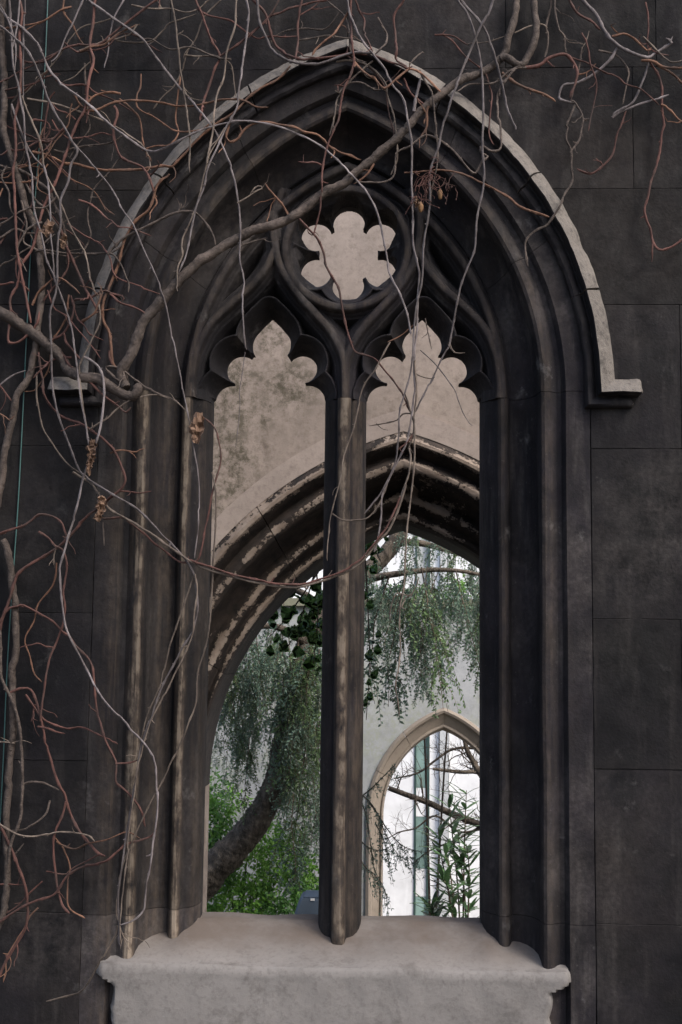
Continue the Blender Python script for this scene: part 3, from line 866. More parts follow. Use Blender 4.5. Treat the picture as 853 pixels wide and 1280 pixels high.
# ------------------------------------------------------------------ the leaning yew
YT = 7.2
yew = thing('leaning_yew_tree', 'leaning evergreen tree with a curved dark trunk and drooping fine leaved sprays', 'tree', tuple(at(225, 1190, YT)))
def yew_tree():
    org = ORG[yew.name]
    pts = [(205, 1250, 0), (232, 1135, 0), (262, 1092, 0), (296, 1057, 0), (326, 1018, .0), (345, 978, 0), (354, 935, 0), (362, 890, .05), (370, 850, .1), (384, 806, .15), (408, 765, .2), (440, 732, .2), (470, 705, .25), (492, 680, .3), (512, 640, .35), (530, 590, .4)]
    R = [25, 22.5, 20.5, 18.5, 16.5, 15, 13.5, 12.5, 12, 13, 12, 11.5, 11, 10, 9, 8]
    P = crom([at(u, v, YT + d) for u, v, d in pts], 7)
    Rr = np.interp(np.linspace(0, 1, len(P)), np.linspace(0, 1, len(R)), R) * px(YT)
    Rr = Rr * (1 + .10 * np.array([mnoise.noise((i * .35, 0, 4)) for i in range(len(P))]))
    P = crom(P, 3); Rr = np.interp(np.linspace(0, 1, len(P)), np.linspace(0, 1, len(Rr)), Rr); V, Fc = tube(P, Rr, 26, .07, 3); mk('trunk', V, Fc, M_TRUNK, yew, 60)
    # limbs that carry the sprays
    limbs = [[(440, 732, .2), (470, 722, .0), (505, 716, -.1), (545, 712, -.1), (590, 716, -.1), (640, 730, -.1)],
             [(492, 680, .3), (520, 678, .3), (560, 688, .5), (610, 705, .6), (650, 725, .6)],
             [(384, 806, .15), (362, 790, -.1), (335, 782, -.2), (300, 790, -.2), (262, 812, -.2), (225, 850, -.2)],
             [(370, 850, .1), (388, 838, .3), (412, 838, .4), (440, 850, .5)],
             [(408, 765, .2), (380, 742, .2), (345, 730, .3), (300, 735, .4), (250, 760, .5)],
             [(512, 640, .35), (545, 640, .3), (590, 650, .2), (640, 668, .1)]]
    lp = []
    for L in limbs:
        Q = crom([at(u, v, YT + d) for u, v, d in L], 8); lp.append(Q)
        V, Fc = tube(Q, np.linspace(.045, .012, len(Q)), 7, .06, 5); mk('limb', V, Fc, M_TRUNK, yew, 60)
    r = random.Random(11)
    def hang(p, sc, k=None):
        o = link('hanging_spray', SPRAYS[r.randrange(len(SPRAYS)) if k is None else k], yew)
        o.location = Vector(p) - org; o.rotation_euler = (r.uniform(-.18, .18), r.uniform(-.22, .22), r.uniform(0, 6.28)); o.scale = (sc * r.uniform(.8, 1.1),) * 2 + (sc,)
    def hpx(u, v0, v1, d): hang(at(u, v0, YT + d), (v1 - v0) * px(YT + d))
    # right light: a curtain of sprays, ragged at the foot
    for u, v0, v1 in [(462, 700, 790), (470, 722, 800), (478, 715, 840), (486, 715, 815), (492, 720, 880), (500, 712, 900), (507, 716, 860), (512, 715, 902), (520, 712, 880), (527, 714, 912), (536, 712, 850),
                      (541, 712, 885), (548, 712, 830), (556, 714, 800), (563, 714, 845), (571, 714, 855), (580, 715, 815), (588, 716, 875), (596, 718, 830), (604, 720, 800), (612, 725, 860),
                      (505, 660, 750), (520, 665, 760), (535, 660, 760), (548, 655, 740), (560, 672, 765), (575, 680, 780), (590, 690, 780), (604, 690, 770), (486, 690, 770), (470, 700, 765), (515, 640, 735), (575, 655, 745), (596, 662, 752),
                      (480, 740, 812), (530, 730, 818), (552, 735, 810), (516, 745, 850), (500, 742, 832), (585, 735, 800), (466, 715, 772), (540, 745, 862), (508, 770, 893), (524, 770, 890), (572, 740, 838), (598, 735, 818)]:
        hpx(u + r.uniform(-4, 4), v0 + r.uniform(-6, 4), v1 + r.uniform(-25, 8), r.uniform(-.5, .4)) if r.random() < .85 else None
        if r.random() < .25: hpx(u + r.uniform(-8, 8), v0 + r.uniform(-10, 4), v1 - r.uniform(5, 50), r.uniform(-.2, .8))
    # left light
    for u, v0, v1 in [(262, 800, 880), (272, 792, 900), (283, 790, 880), (292, 788, 905), (303, 786, 890), (312, 782, 905), (322, 780, 900), (332, 778, 880), (342, 780, 910), (352, 785, 930), (362, 790, 950), (372, 800, 960),
                      (382, 800, 990), (392, 805, 1010), (400, 810, 980), (270, 870, 945), (284, 880, 965), (298, 880, 950), (312, 880, 960), (378, 880, 1010), (388, 900, 1060), (396, 930, 1080), (384, 960, 1075), (376, 950, 1040),
                      (392, 860, 960), (366, 880, 960), (300, 930, 1000), (318, 930, 1010), (280, 940, 1000), (322, 830, 930), (335, 820, 900), (308, 830, 930), (350, 800, 900), (290, 830, 930), (372, 905, 1000), (398, 985, 1085), (388, 1010, 1100), (380, 990, 1070),
                      (262, 900, 965), (352, 860, 930), (368, 930, 985), (360, 820, 930), (280, 760, 860), (300, 755, 850), (320, 750, 850), (340, 745, 840), (360, 745, 850), (260, 765, 850), (398, 905, 1010)]:
        for q in range(r.choice((1, 1, 1, 2))): hpx(u + r.uniform(-7, 7), v0 + r.uniform(-8, 6), v1 + r.uniform(-14, 8), r.uniform(-.55, .1) if r.random() < .5 else r.uniform(.25, .9))
    for i in range(12): hpx(r.uniform(335, 404), r.uniform(770, 880), r.uniform(880, 955), r.uniform(-.6, -.3))
    for i in range(6): hpx(r.uniform(355, 404), r.uniform(900, 1000), r.uniform(1010, 1110), r.uniform(-.4, .5))
    for i in range(6): hpx(r.uniform(258, 330), r.uniform(800, 880), r.uniform(900, 975), r.uniform(-.3, .8))
    # above the arch heads, out of sight but over the yard
    for i in range(4):
        hpx(r.uniform(230, 640), r.uniform(560, 640), r.uniform(700, 760), r.uniform(0, .9))
yew_tree()

# low trailing yew twigs in front of the far opening
def trailing():
    t = thing('trailing_evergreen_twig', 'trailing evergreen twigs hanging low in front of the pointed stone opening', 'branch', tuple(at(440, 990, 5.0)))
    r = np.random.default_rng(8)
    twigs = [[(440, 985), (462, 1002), (480, 1030), (497, 1052), (515, 1062), (548, 1068)], [(440, 990), (455, 1010), (462, 1045), (468, 1085), (482, 1115), (486, 1148)], [(445, 1045), (462, 1060), (480, 1062), (500, 1050)],
             [(446, 1000), (465, 985), (482, 968), (495, 955)], [(462, 1004), (474, 1020), (482, 1042), (500, 1070), (520, 1072)], [(470, 1030), (480, 1050), (486, 1075)], [(448, 1070), (458, 1085), (470, 1095), (484, 1120)]]
    for L in twigs:
        mb = MB(); Y = 5.0 + r.uniform(-.25, .25)
        Q = crom([at(u, v, Y) for u, v in L], 8)
        V, Fc = tube(Q, np.linspace(.006, .002, len(Q)), 4); mb.add(V, Fc, 0)
        P, D, N_, LL, WW = [], [], [], [], []
        for i in range(4, len(Q) - 1):
            T = Q[i + 1] - Q[i]; T /= np.linalg.norm(T)
            if r.random() < .62:
                d = T * .5 + np.array([r.uniform(-.6, .6), r.uniform(-.5, .5), -.7]); l = r.uniform(.05, .17); s = np.linspace(0, 1, 6)[:, None]
                B_ = Q[i] + d * l * s + np.array([0, 0, -1]) * l * .4 * s ** 2
                V, Fc = tube(B_, np.linspace(.002, .001, 6), 3); mb.add(V, Fc, 0)
                for q in range(int(l / .0085)):
                    f = r.uniform(0.05, 4.9); i2 = int(f); p = B_[i2] * (1 - f + i2) + B_[i2 + 1] * (f - i2)
                    dd = r.normal(size=3); dd[2] -= .5; dd /= np.linalg.norm(dd); P.append(p); D.append(dd); N_.append(r.normal(size=3)); LL.append(r.uniform(.016, .030)); WW.append(r.uniform(.008, .013))
            for q in range(2):
                dd = r.normal(size=3); dd /= np.linalg.norm(dd); P.append(Q[i] + r.normal(0, .004, 3)); D.append(dd); N_.append(r.normal(size=3)); LL.append(r.uniform(.014, .028)); WW.append(r.uniform(.007, .012))
        leaf_quads(P, D, N_, LL, WW, mb, 1)
        mb.build('twig', [M_TWIG, M_YEW], t, None)
trailing()

# ------------------------------------------------------------------ bright bush under the trunk
def bush(name, label, blobs, y, n, mats, leaf, seed, stems):
    base = at(stems[0][0][0], 1230, y); b = thing(name, label, 'bush', tuple(base))
    r = np.random.default_rng(seed)
    mb = MB()
    for L in stems:
        Q = crom([at(u, v, y + d) for u, v, d in L], 5); V, Fc = tube(Q, np.linspace(.018, .004, len(Q)), 5); mb.add(V, Fc, 0)
    mb.build('stem', M_TWIG, b, 60)
    for u, v, ru, rv, rd, dy in blobs:
        m = MB(); c = at(u, v, y + dy); k = px(y + dy); nn = int(n * ru * rv / 900)
        q = unit(r, nn) * (r.uniform(.25, 1, (nn, 1)) ** .5)
        cl = np.array([mnoise.noise(tuple(x * 2.6 + seed)) for x in q]); q = q[cl > -.22]; nn = len(q)
        P = c + q * np.array([ru * k, rd, rv * k]) * (1 + .15 * r.normal(size=(nn, 1)))
        D = q + r.normal(0, .6, (nn, 3)) + np.array([0, 0, -.25]); D /= np.linalg.norm(D, axis=1)[:, None]
        N_ = r.normal(0, .5, (nn, 3)) + np.array([0, -.5, .9])
        leaf_quads(P, D, N_, leaf * r.uniform(.6, 1.3, nn), leaf * r.uniform(.4, .62, nn), m, 0)
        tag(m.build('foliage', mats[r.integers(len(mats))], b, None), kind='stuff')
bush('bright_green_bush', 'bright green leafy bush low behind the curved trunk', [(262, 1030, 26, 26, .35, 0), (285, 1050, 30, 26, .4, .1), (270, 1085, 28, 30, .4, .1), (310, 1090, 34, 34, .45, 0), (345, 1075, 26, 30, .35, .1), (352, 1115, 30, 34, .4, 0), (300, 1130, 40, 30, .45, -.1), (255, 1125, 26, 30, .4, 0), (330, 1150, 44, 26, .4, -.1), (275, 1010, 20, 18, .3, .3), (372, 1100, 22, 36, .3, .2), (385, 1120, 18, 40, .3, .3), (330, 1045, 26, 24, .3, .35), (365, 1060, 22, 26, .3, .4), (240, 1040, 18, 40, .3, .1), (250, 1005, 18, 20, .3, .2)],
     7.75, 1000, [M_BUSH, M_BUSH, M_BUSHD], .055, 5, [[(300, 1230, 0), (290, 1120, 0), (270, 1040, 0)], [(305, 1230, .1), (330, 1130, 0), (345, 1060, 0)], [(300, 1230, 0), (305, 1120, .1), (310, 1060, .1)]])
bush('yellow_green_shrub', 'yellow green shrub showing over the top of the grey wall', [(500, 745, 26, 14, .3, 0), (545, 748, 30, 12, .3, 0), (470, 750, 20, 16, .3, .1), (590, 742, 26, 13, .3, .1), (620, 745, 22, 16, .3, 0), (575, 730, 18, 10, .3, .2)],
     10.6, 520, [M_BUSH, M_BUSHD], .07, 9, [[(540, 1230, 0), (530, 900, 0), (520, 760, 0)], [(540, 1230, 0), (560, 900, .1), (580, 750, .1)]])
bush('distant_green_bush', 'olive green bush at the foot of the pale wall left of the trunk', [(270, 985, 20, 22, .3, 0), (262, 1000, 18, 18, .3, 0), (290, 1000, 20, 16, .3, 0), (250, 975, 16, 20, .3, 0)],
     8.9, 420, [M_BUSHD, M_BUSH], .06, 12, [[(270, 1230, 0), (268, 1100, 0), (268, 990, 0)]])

# ------------------------------------------------------------------ ivy with larger dark leaves under the inner arch
def ivy_leaf(seed):
    r = random.Random(seed); pts = [(0, 0), (.30, .10), (.42, .32), (.34, .6), (.16, .86), (0, 1.05), (-.16, .86), (-.34, .6), (-.42, .32), (-.30, .10)]
    V = [(0, .05, 0), (0, .5, -.02), (0, .95, -.05)]; ring = []
    for x, y in pts: V.append((x * r.uniform(.85, 1.1), y, .10 * abs(x) - .06 * y * y + r.uniform(-.02, .02)))
    n0 = 3; Fc = []
    for j in range(len(pts)):
        k = (j + 1) % len(pts); ym = (pts[j][1] + pts[k][1]) / 2
        c = 0 if ym < .28 else (1 if ym < .75 else 2); Fc.append([c, n0 + j, n0 + k])
    Fc += [[0, 1, n0 + 2], [0, n0 + 8, 1], [1, 2, n0 + 4], [1, n0 + 6, 2]]
    me = bpy.data.meshes.new('leaf'); me.from_pydata(V, [], Fc); me.materials.append(M_IVY)
    me.polygons.foreach_set('use_smooth', np.ones(len(me.polygons), dtype=bool)); me.update(); return me
IVY = [ivy_leaf(i) for i in range(4)]
def leafy_creeper(label, y, stems, spots, size, seed, spread):
    t = thing('leafy_creeper', label, 'creeper', tuple(at(stems[0][0][0], stems[0][0][1], y)))
    org = ORG[t.name]; r = random.Random(seed)
    for L in stems:
        Q = crom([at(u, v, y) for u, v in L], 6); V, Fc = tube(Q, np.linspace(.008, .003, len(Q)), 5); mk('stem', V, Fc, M_TWIG, t, 60)
    for u, v, n in spots:
        for i in range(max(2, int(n * .6))):
            o = link('leaf', IVY[r.randrange(4)], t)
            p = at(u + r.gauss(0, spread), v + r.gauss(0, spread), y + r.uniform(-.12, .12)); o.location = Vector(p) - org
            o.rotation_euler = (-math.pi / 2 + r.uniform(-.6, .6), math.pi + r.uniform(-.7, .7), r.uniform(-.7, .7)) if r.random() < .8 else (r.uniform(0, 6), r.uniform(0, 6), r.uniform(0, 6))
            s = size * r.uniform(.65, 1.2); o.scale = (s, s, s)
leafy_creeper('broad leaved dark creeper hanging from the inner arch left of the mullion', 4.6,
              [[(398, 700), (385, 745), (370, 790), (355, 815)], [(395, 700), (398, 760), (392, 830)], [(398, 715), (360, 770), (338, 795)]],
              [(395, 748, 10), (380, 760, 10), (390, 778, 10), (368, 778, 9), (356, 792, 9), (375, 800, 9), (394, 800, 9), (345, 800, 6), (360, 815, 6), (385, 820, 7), (398, 830, 6), (398, 770, 6)], .125, 4, 9)
leafy_creeper('broad leaved creeper strand at the left edge of the right hand light', 4.35,
              [[(450, 640), (456, 690), (460, 760), (462, 830), (458, 900)], [(450, 650), (470, 690), (478, 705)]],
              [(458, 690, 5), (466, 685, 5), (475, 690, 4), (480, 675, 3), (462, 715, 5), (458, 740, 4), (460, 760, 3), (468, 803, 3), (460, 820, 3), (466, 818, 3), (458, 850, 3), (460, 880, 3), (470, 705, 3)], .085, 14, 4)

# ------------------------------------------------------------------ oleander by the far opening
def ole_leaf(seed):
    r = random.Random(seed); n = 7; V = []; Fc = []; bend = r.uniform(.05, .22)
    for i in range(n):
        t = i / (n - 1); wd = .10 * math.sin(math.pi * min(1, t * .92 + .04)) ** .8
        z = -bend * t * t
        V += [(-wd, t, z + .02), (0, t, z), (wd, t, z + .02)]
    for i in range(n - 1):
        a = i * 3; Fc += [[a, a + 1, a + 4, a + 3], [a + 1, a + 2, a + 5, a + 4]]
    me = bpy.data.meshes.new('leaf'); me.from_pydata(V, [], Fc); me.materials.append(M_OLE)
    me.polygons.foreach_set('use_smooth', np.ones(len(me.polygons), dtype=bool)); me.update(); return me
OLE = [ole_leaf(i) for i in range(5)]
def oleander():
    y = 7.6; t = thing('oleander_shrub', 'shrub with long narrow glossy leaves in front of the pointed opening', 'shrub', tuple(at(590, 1240, y)))
    org = ORG[t.name]; r = random.Random(2); total = 0
    stems = [[(592, 1240), (586, 1120), (578, 1050), (572, 1005)], [(592, 1240), (594, 1100), (596, 1030), (598, 988)], [(590, 1240), (575, 1130), (562, 1075), (556, 1035)], [(588, 1240), (560, 1170), (550, 1145), (546, 1130)],
             [(598, 1240), (596, 1130), (590, 1080), (586, 1040)], [(592, 1240), (578, 1150), (570, 1110), (562, 1098)], [(590, 1240), (582, 1160), (574, 1090), (564, 1060)], [(596, 1240), (600, 1150), (602, 1090), (598, 1055)]]
    for L in stems:
        yy = y + r.uniform(-.3, .3)
        Q = crom([at(u - 15 + (600 - u) * .15, v, yy) for u, v in L], 8); V, Fc = tube(Q, np.linspace(.012, .004, len(Q)), 5); mk('stem', V, Fc, M_TWIG, t, 60)
        for i in range(7, len(Q), 2):
            k = 4
            for q in range(k if i < len(Q) - 1 else 6):
                if total >= 290: break
                a = r.uniform(0, 6.28); el = r.uniform(.1, .9) if i < len(Q) - 1 else r.uniform(.3, 1.3)
                o = link('leaf', OLE[r.randrange(5)], t); o.location = Vector(Q[i]) - org
                d = Vector((math.cos(a) * math.cos(el), math.sin(a) * math.cos(el) * .8, math.sin(el)))
                o.rotation_mode = 'QUATERNION'; o.rotation_quaternion = d.to_track_quat('Y', 'Z')
                s = r.uniform(.17, .27); o.scale = (s, s, s); total += 1
oleander()

# ------------------------------------------------------------------ bare tree beyond the far opening
def bare_tree():
    y = 11.6; t = thing('bare_branched_tree', 'leafless tree with thin bare branches crossing the far opening', 'tree', tuple(at(680, 1230, y)))
    r = random.Random(21)
    def grow(mb, p, d, l, rad, depth):
        n = 5; pts = [np.array(p)]
        for i in range(n):
            d = d + np.array([r.uniform(-.3, .3), r.uniform(-.3, .3), r.uniform(-.22, .22)]); d = d / np.linalg.norm(d); pts.append(pts[-1] + d * l / n)
        V, Fc = tube(crom(pts, 2), np.linspace(rad, rad * .4, 2 * n + 1), 5 if depth > 1 else 4); mb.add(V, Fc)
        if depth > 0:
            for k in range(3 if depth > 1 else 3):
                i = r.randrange(1, n + 1)
                dd = d + np.array([r.uniform(-.9, .9), r.uniform(-.5, .5), r.uniform(-.7, .9)]); dd /= np.linalg.norm(dd)
                grow(mb, pts[i], dd, l * r.uniform(.45, .75), rad * .5, depth - 1)
    main = [([(690, 1230), (672, 1120), (655, 1060), (640, 1000), (622, 940), (600, 900), (570, 870)], 15, 6, 'trunk'),
            ([(655, 1060), (620, 1040), (590, 1027), (560, 1015), (535, 1003), (510, 994), (486, 985)], 5, 3, 'branch'),
            ([(640, 1000), (615, 985), (600, 966), (592, 952), (584, 937), (578, 910)], 5, 2.6, 'branch'),
            ([(640, 1000), (605, 968), (575, 965), (556, 963), (541, 961)], 3.2, 1.6, 'branch'),
            ([(622, 940), (590, 935), (565, 937), (545, 950), (525, 965), (505, 971), (492, 973)], 2, .8, 'branch'),
            ([(610, 1034), (575, 1040), (545, 1020), (520, 1035), (500, 1040), (485, 1048)], 1.6, .6, 'branch'),
            ([(605, 1031), (570, 1050), (540, 1062), (515, 1080)], 1.5, .6, 'branch')]
    for L, r0, r1, nm in main:
        Q = crom([at(u, v, y) for u, v in L], 7); V, Fc = tube(Q, np.linspace(r0, r1, len(Q)) * px(y), 8, .05, 2); mk(nm, V, Fc, M_TRUNK, t, 60)
        if nm == 'branch':
            mb = MB()
            for i in range(6, len(Q) - 1, 3):
                dd = np.array([r.uniform(-.8, .3), r.uniform(-.4, .4), r.uniform(-.6, 1.0)]); dd /= np.linalg.norm(dd)
                grow(mb, Q[i], dd, r.uniform(.22, .5), max(.0045, r1 * .35 * px(y)), 2)
            mb.build('twigs', M_TWIG, t, None)
bare_tree()

# ------------------------------------------------------------------ tapered bin
def litter_bin():
    y = 4.9; b = thing('litter_bin', 'tapered blue grey plastic bin with a small white sticker beside the mullion', 'bin', tuple(at(385, 1260, y)))
    a, c = at(366, 1150, y), at(376.5, 1118.5, y)
    ztop = c[2]; slope = (c[0] - a[0]) / (c[2] - a[2]); wtop = .30; zb = -1.55
    x0 = c[0]; xb = x0 - slope * (ztop - zb) * .5; x1 = x0 + wtop; x1b = x1 + slope * (ztop - zb) * .5
    xs_ = a[0]
    def fr(z):                                      # flare only near the top, straight below
        f = max(0, min(1, (ztop - z) / (ztop - a[2])))
        return x0 + (a[0] - x0) * f, x1 + (x0 - a[0]) * f
    mb = MB(); rows = []
    for z, ins in ((zb, 0), (a[2], 0), (ztop - .02, 0), (ztop, .008)):
        l, rr = fr(z); d = .17 + .02 * (z < ztop - .1)
        ring = [(l + ins + .02, y - d + ins), (rr - ins - .02, y - d + ins), (rr - ins, y - d + ins + .02), (rr - ins, y + d - ins - .02), (rr - ins - .02, y + d - ins), (l + ins + .02, y + d - ins), (l + ins, y + d - ins - .02), (l + ins, y - d + ins + .02)]
        rows.append([(x, yy, z) for x, yy in ring])
    solid_sweep('bin_body', rows, M_BIN, b, 30)
    l, rr = fr(ztop)
    mb = MB(); mb.box((l + .03, y - .15, ztop + .001), (rr - .03, y + .15, ztop + .012)); mb.build('lid', M_BIN, b, None)
    p = at(391, 1124.5, y - .175); mb = MB(); mb.box((p[0] - .016, p[1] - .004, p[2] - .009), (p[0] + .016, p[1] + .003, p[2] + .009)); mb.build('sticker', M_LABEL, b, None)
    p = at(378, 1144, y - .19); V, Fc = tube([p + np.array([0, .01, 0]), p - np.array([0, .004, 0])], [.009, .009], 10); mk('screw', V, Fc, M_MULL, b, 40)
litter_bin()
# ------------------------------------------------------------------ bare creeper stems over the wall
def vine_depth(x, z):
    """how far the stems stand off the wall: further where they pass the hood and the open arch"""
    h = abs(x); H = half_at(XA + .12, ZA + .10, z)
    if z < ZS - .12: H = XA + .05 if z > ZS - .3 else XA - .05
    d = H + .05 - h
    return -.045 - .085 * max(0, min(1, d / .10))
VR = random.Random(77)
def vine(parent, mat, r0, r1, path, off=0.0, buds=1.0, name=None, nodes=True):
    pts = [tuple(float(c) for c in p.split(',')) for p in path.split()]
    W = []
    for u, v in pts:
        p = at(u, v, -.1); y = vine_depth(p[0], p[2]) - off; W.append(at(u, v, y))
    seed = VR.randrange(10 ** 6)
    Q = crom(W, 7 if len(W) > 2 else 10)
    seg = np.r_[0, np.cumsum(np.linalg.norm(np.diff(Q, axis=0), axis=1))]; Ltot = seg[-1]
    n = max(6, int(Ltot / .016)); s = np.linspace(0, Ltot, n)
    Q = np.stack([np.interp(s, seg, Q[:, k]) for k in range(3)], 1)
    k = px(-.1)
    if r0 < 4: r0, r1 = r0 * .70, r1 * .68
    am = .0009 + .0007 * r0
    for i in range(n):
        a = mnoise.noise((s[i] * 9, seed * .013, 1)); b = mnoise.noise((s[i] * 9, seed * .013, 9))
        Q[i] += np.array([a * am, b * am * 2.0, b * am])
    nk = max(2, int(Ltot / .06)); ks = np.sort(np.r_[0, np.array([VR.uniform(0, Ltot) for _ in range(nk)]), Ltot])
    ka = .0021 if r0 < 4 else .003
    for c_ in range(3): Q[:, c_] += np.interp(s, ks, [VR.gauss(0, ka) for _ in ks])
    R = np.interp(s, [0, Ltot], [r0 * k, r1 * k])
    R = R * (1 + .12 * np.array([mnoise.noise((x * 14, seed * .01, 5)) for x in s]))
    mb = MB(); bud = []
    if r0 > 4: R = R * (1 + .10 * np.array([mnoise.fractal((x * 22, seed * .01, 2), 1, 2, 3) for x in s]))
    if nodes and r0 < 4:
        step = VR.uniform(.075, .11); x = VR.uniform(.02, .08)
        while x < Ltot:
            R = R + np.exp(-((s - x) / .0085) ** 2) * R.mean() * .42
            if VR.random() < .30 * buds: bud.append(x)
            x += step * VR.uniform(.75, 1.3)
    R[-1] *= .5
    sides = 12 if r0 > 4 else (8 if r0 > 1.8 else 6)
    V, Fc = tube(Q, R, sides, .13 if r0 > 3 else .05, seed % 1000); mb.add(V, Fc)
    for x in bud:
        i = int(np.clip(x / Ltot * (n - 1), 1, n - 2)); T = Q[i + 1] - Q[i - 1]; T /= np.linalg.norm(T)
        d = np.cross(T, [VR.uniform(-.4, .4), -1, VR.uniform(-.4, .4)]) * VR.choice((-1, 1)) + T * .7 + np.array([0, -.3, .1]); d /= np.linalg.norm(d)
        l = VR.uniform(.006, .013) if VR.random() < .85 else VR.uniform(.02, .035); rr = R[i] * .62
        bend = np.array([VR.uniform(-.3, .3), 0, .35]) * l
        V, Fc = tube([Q[i], Q[i] + d * l * .5, Q[i] + d * l + bend * .5], [rr, rr * .95, rr * .35], 5); mb.add(V, Fc)
    if name is None: name = 'branch' if r0 > 3.4 else ('stem' if r0 > 1.75 else 'tendril')
    o = mb.build(name, mat, parent, 60)
    TW.append((o, mat, Q, R, r0)); return o
TW = []
def side_twigs(n, seed):
    """short crooked side shoots along the stems, each a sub-part of its stem"""
    r = random.Random(seed); k = px(-.1)
    pool = [t for t in TW if t[4] < 3 and t[1] in (M_RED, M_ORANGE, M_BARK_VINE, M_TAN)]
    for i in range(n):
        o, mat, Q, R, r0 = r.choice(pool); j = r.randrange(2, len(Q) - 1)
        if at(426, 640, 0) is None: continue
        T = Q[j] - Q[j - 1]; T /= np.linalg.norm(T) + 1e-9
        d = T * r.uniform(.2, .8) + np.array([r.uniform(-1, 1), r.uniform(-.25, .1), r.uniform(-1, .8)]); d /= np.linalg.norm(d)
        P = [Q[j]]; L = r.uniform(.025, .06) if r.random() < .6 else r.uniform(.07, .16); m = max(3, int(L / .018))
        for q in range(m):
            d = d + np.array([r.uniform(-.5, .5), r.uniform(-.3, .2), r.uniform(-.5, .45)]); d /= np.linalg.norm(d); P.append(P[-1] + d * L / m)
        ra = max(.0022, R[j] * .62); V, Fc = tube(crom(P, 2), np.linspace(ra, ra * .45, 2 * m + 1), 5, .15, i)
        mk('side_twig', V, Fc, mat, o, 60)
def plant(label, u, v): return thing('bare_creeper', label, 'creeper', tuple(at(u, v, -.02)), 'leafless creepers on the church wall')

# --- the thick old stem and what grows from it
a = plant('thick knotted brown creeper stem running diagonally up across the arch to the upper right', 60, 430)
vine(a, M_BARK_VINE, 7.4, 6.4, "-25,372 0,390 15,397 31,411 52,424 67,437 80,452 85,461 103,471 124,474 139,484 157,494 170,492 175,479", .02, .5)
vine(a, M_BARK_VINE, 7.0, 4.9, "158,486 151,468 157,455 165,440 180,403 201,377 219,357 245,331 268,315 293,300 318,288 352,278 369,269 386,257 405,242 422,234 440,221 462,203 480,187 499,171 520,146 541,126 575,101 606,89 627,73", .02, .5)
vine(a, M_BARK_VINE, 5.2, 4.2, "622,77 632,64 635,50 643,26 646,0 648,-30", .015, .4)
vine(a, M_BARK_VINE, 5.0, 4.0, "626,74 634,72 646,80 656,78 667,55 670,26 668,0 667,-30", .02, .4)
vine(a, M_RED, 3.5, 2.1, "650,82 660,84 677,81 686,74 706,68 716,76 721,89 720,105 712,123", .02)
vine(a, M_BARK_VINE, 2.4, 1.5, "658,84 643,86 630,102 624,111 622,128 624,150 626,183 615,189 602,182 601,191 610,196 602,203 598,211 593,217 584,209 569,191 551,176 535,169 525,172 512,182 495,192 494,217 486,226 470,228 445,228", .03)
vine(a, M_ORANGE, 2.6, 2.0, "536,128 534,142 534,158 525,172", .03)
vine(a, M_ORANGE, 2.8, 2.0, "628,92 638,99 643,103 656,110 680,118 695,127", .02)
vine(a, M_ORANGE, 1.4, 2.4, "505,216 538,214 551,213 569,215 584,220 605,230 620,238 636,247 646,256 656,261 687,271", .03)
vine(a, M_PALE, 3.2, 2.2, "517,140 521,122 525,104 526,97", .03, .5)
vine(a, M_RED, 2.0, 1.6, "505,98 510,113 518,122 529,130", .03)
vine(a, M_ORANGE, 2.3, 1.5, "361,272 356,261 352,254 344,244 336,236 331,228", .02)
vine(a, M_BARK_VINE, 2.0, 1.2, "300,308 312,303 322,299 335,297", .02)
vine(a, M_RED, 1.8, 1.4, "401,238 401,250 401,260 397,278 392,294 384,288", .03)
vine(a, M_ORANGE, 1.8, 1.3, "468,205 460,218 450,226 442,230", .03)
vine(a, M_RED, 2.1, 1.5, "374,274 385,286 397,299 405,318 408,332 417,349 424,362 428,384 435,420 444,439 456,444 469,449 482,464 497,482 505,498 514,516", .04)
vine(a, M_BARK_VINE, 2.3, 1.4, "150,476 132,460 146,459 168,473 182,484 197,493 215,499 225,506 233,514", .03)

# --- upper right
b = plant('pale and reddish creeper stems on the bare wall at the upper right', 745, 20)
vine(b, M_PALE, 3.5, 2.7, "712,-30 729,0 745,18 755,39 771,56 792,67 810,72 818,67 834,57 840,54", .02, .5)
vine(b, M_PALE, 2.4, 1.9, "841,55 838,50 832,48", .03, .2)
vine(b, M_PALE, 2.8, 2.2, "771,60 763,73 742,92 721,104 706,106 701,112 699,123 707,126 719,129", .01, .6)
vine(b, M_BARK_VINE, 2.4, 1.8, "712,126 719,129 727,141 729,150 736,148", .01)
vine(b, M_BARK_VINE, 2.0, 2.2, "719,130 708,157 710,160 707,174 714,189 714,208 715,226 706,242 700,257 690,272 682,282 672,286 661,296 657,307 660,332", .01)
vine(b, M_BARK_VINE, 1.9, 1.7, "729,148 727,160 725,174 714,190", .01)
vine(b, M_RED, 1.7, 2.2, "783,138 779,150 771,171 766,192 753,207 740,217 730,215 721,211", .0)
vine(b, M_RED, 1.3, 0.9, "754,206 749,201 745,197", .0)
vine(b, M_PALE, 2.1, 2.4, "810,74 808,86 802,105 792,125 787,131 778,136 769,141 766,146", .0, .6)
vine(b, M_PALE, 2.3, 1.8, "766,146 769,143 787,135 805,128 823,123 836,119", .0, .6)
vine(b, M_RED, 2.1, 2.1, "812,76 821,89 827,110 827,131 830,157 827,166 823,202 814,228 810,247 805,262 808,275 813,286 817,304 826,313 839,309 853,299 870,288", .0)
vine(b, M_RED, 1.7, 1.2, "816,306 816,318 815,328", .0)
vine(b, M_ORANGE, 2.6, 2.2, "802,75 816,77 829,84 840,85 853,85 880,84", .02)
vine(b, M_ORANGE, 2.0, 2.0, "823,83 839,91 848,98 853,103 870,118", .02)
vine(b, M_ORANGE, 2.0, 1.8, "827,131 839,139 847,148 853,152 870,158", .01)
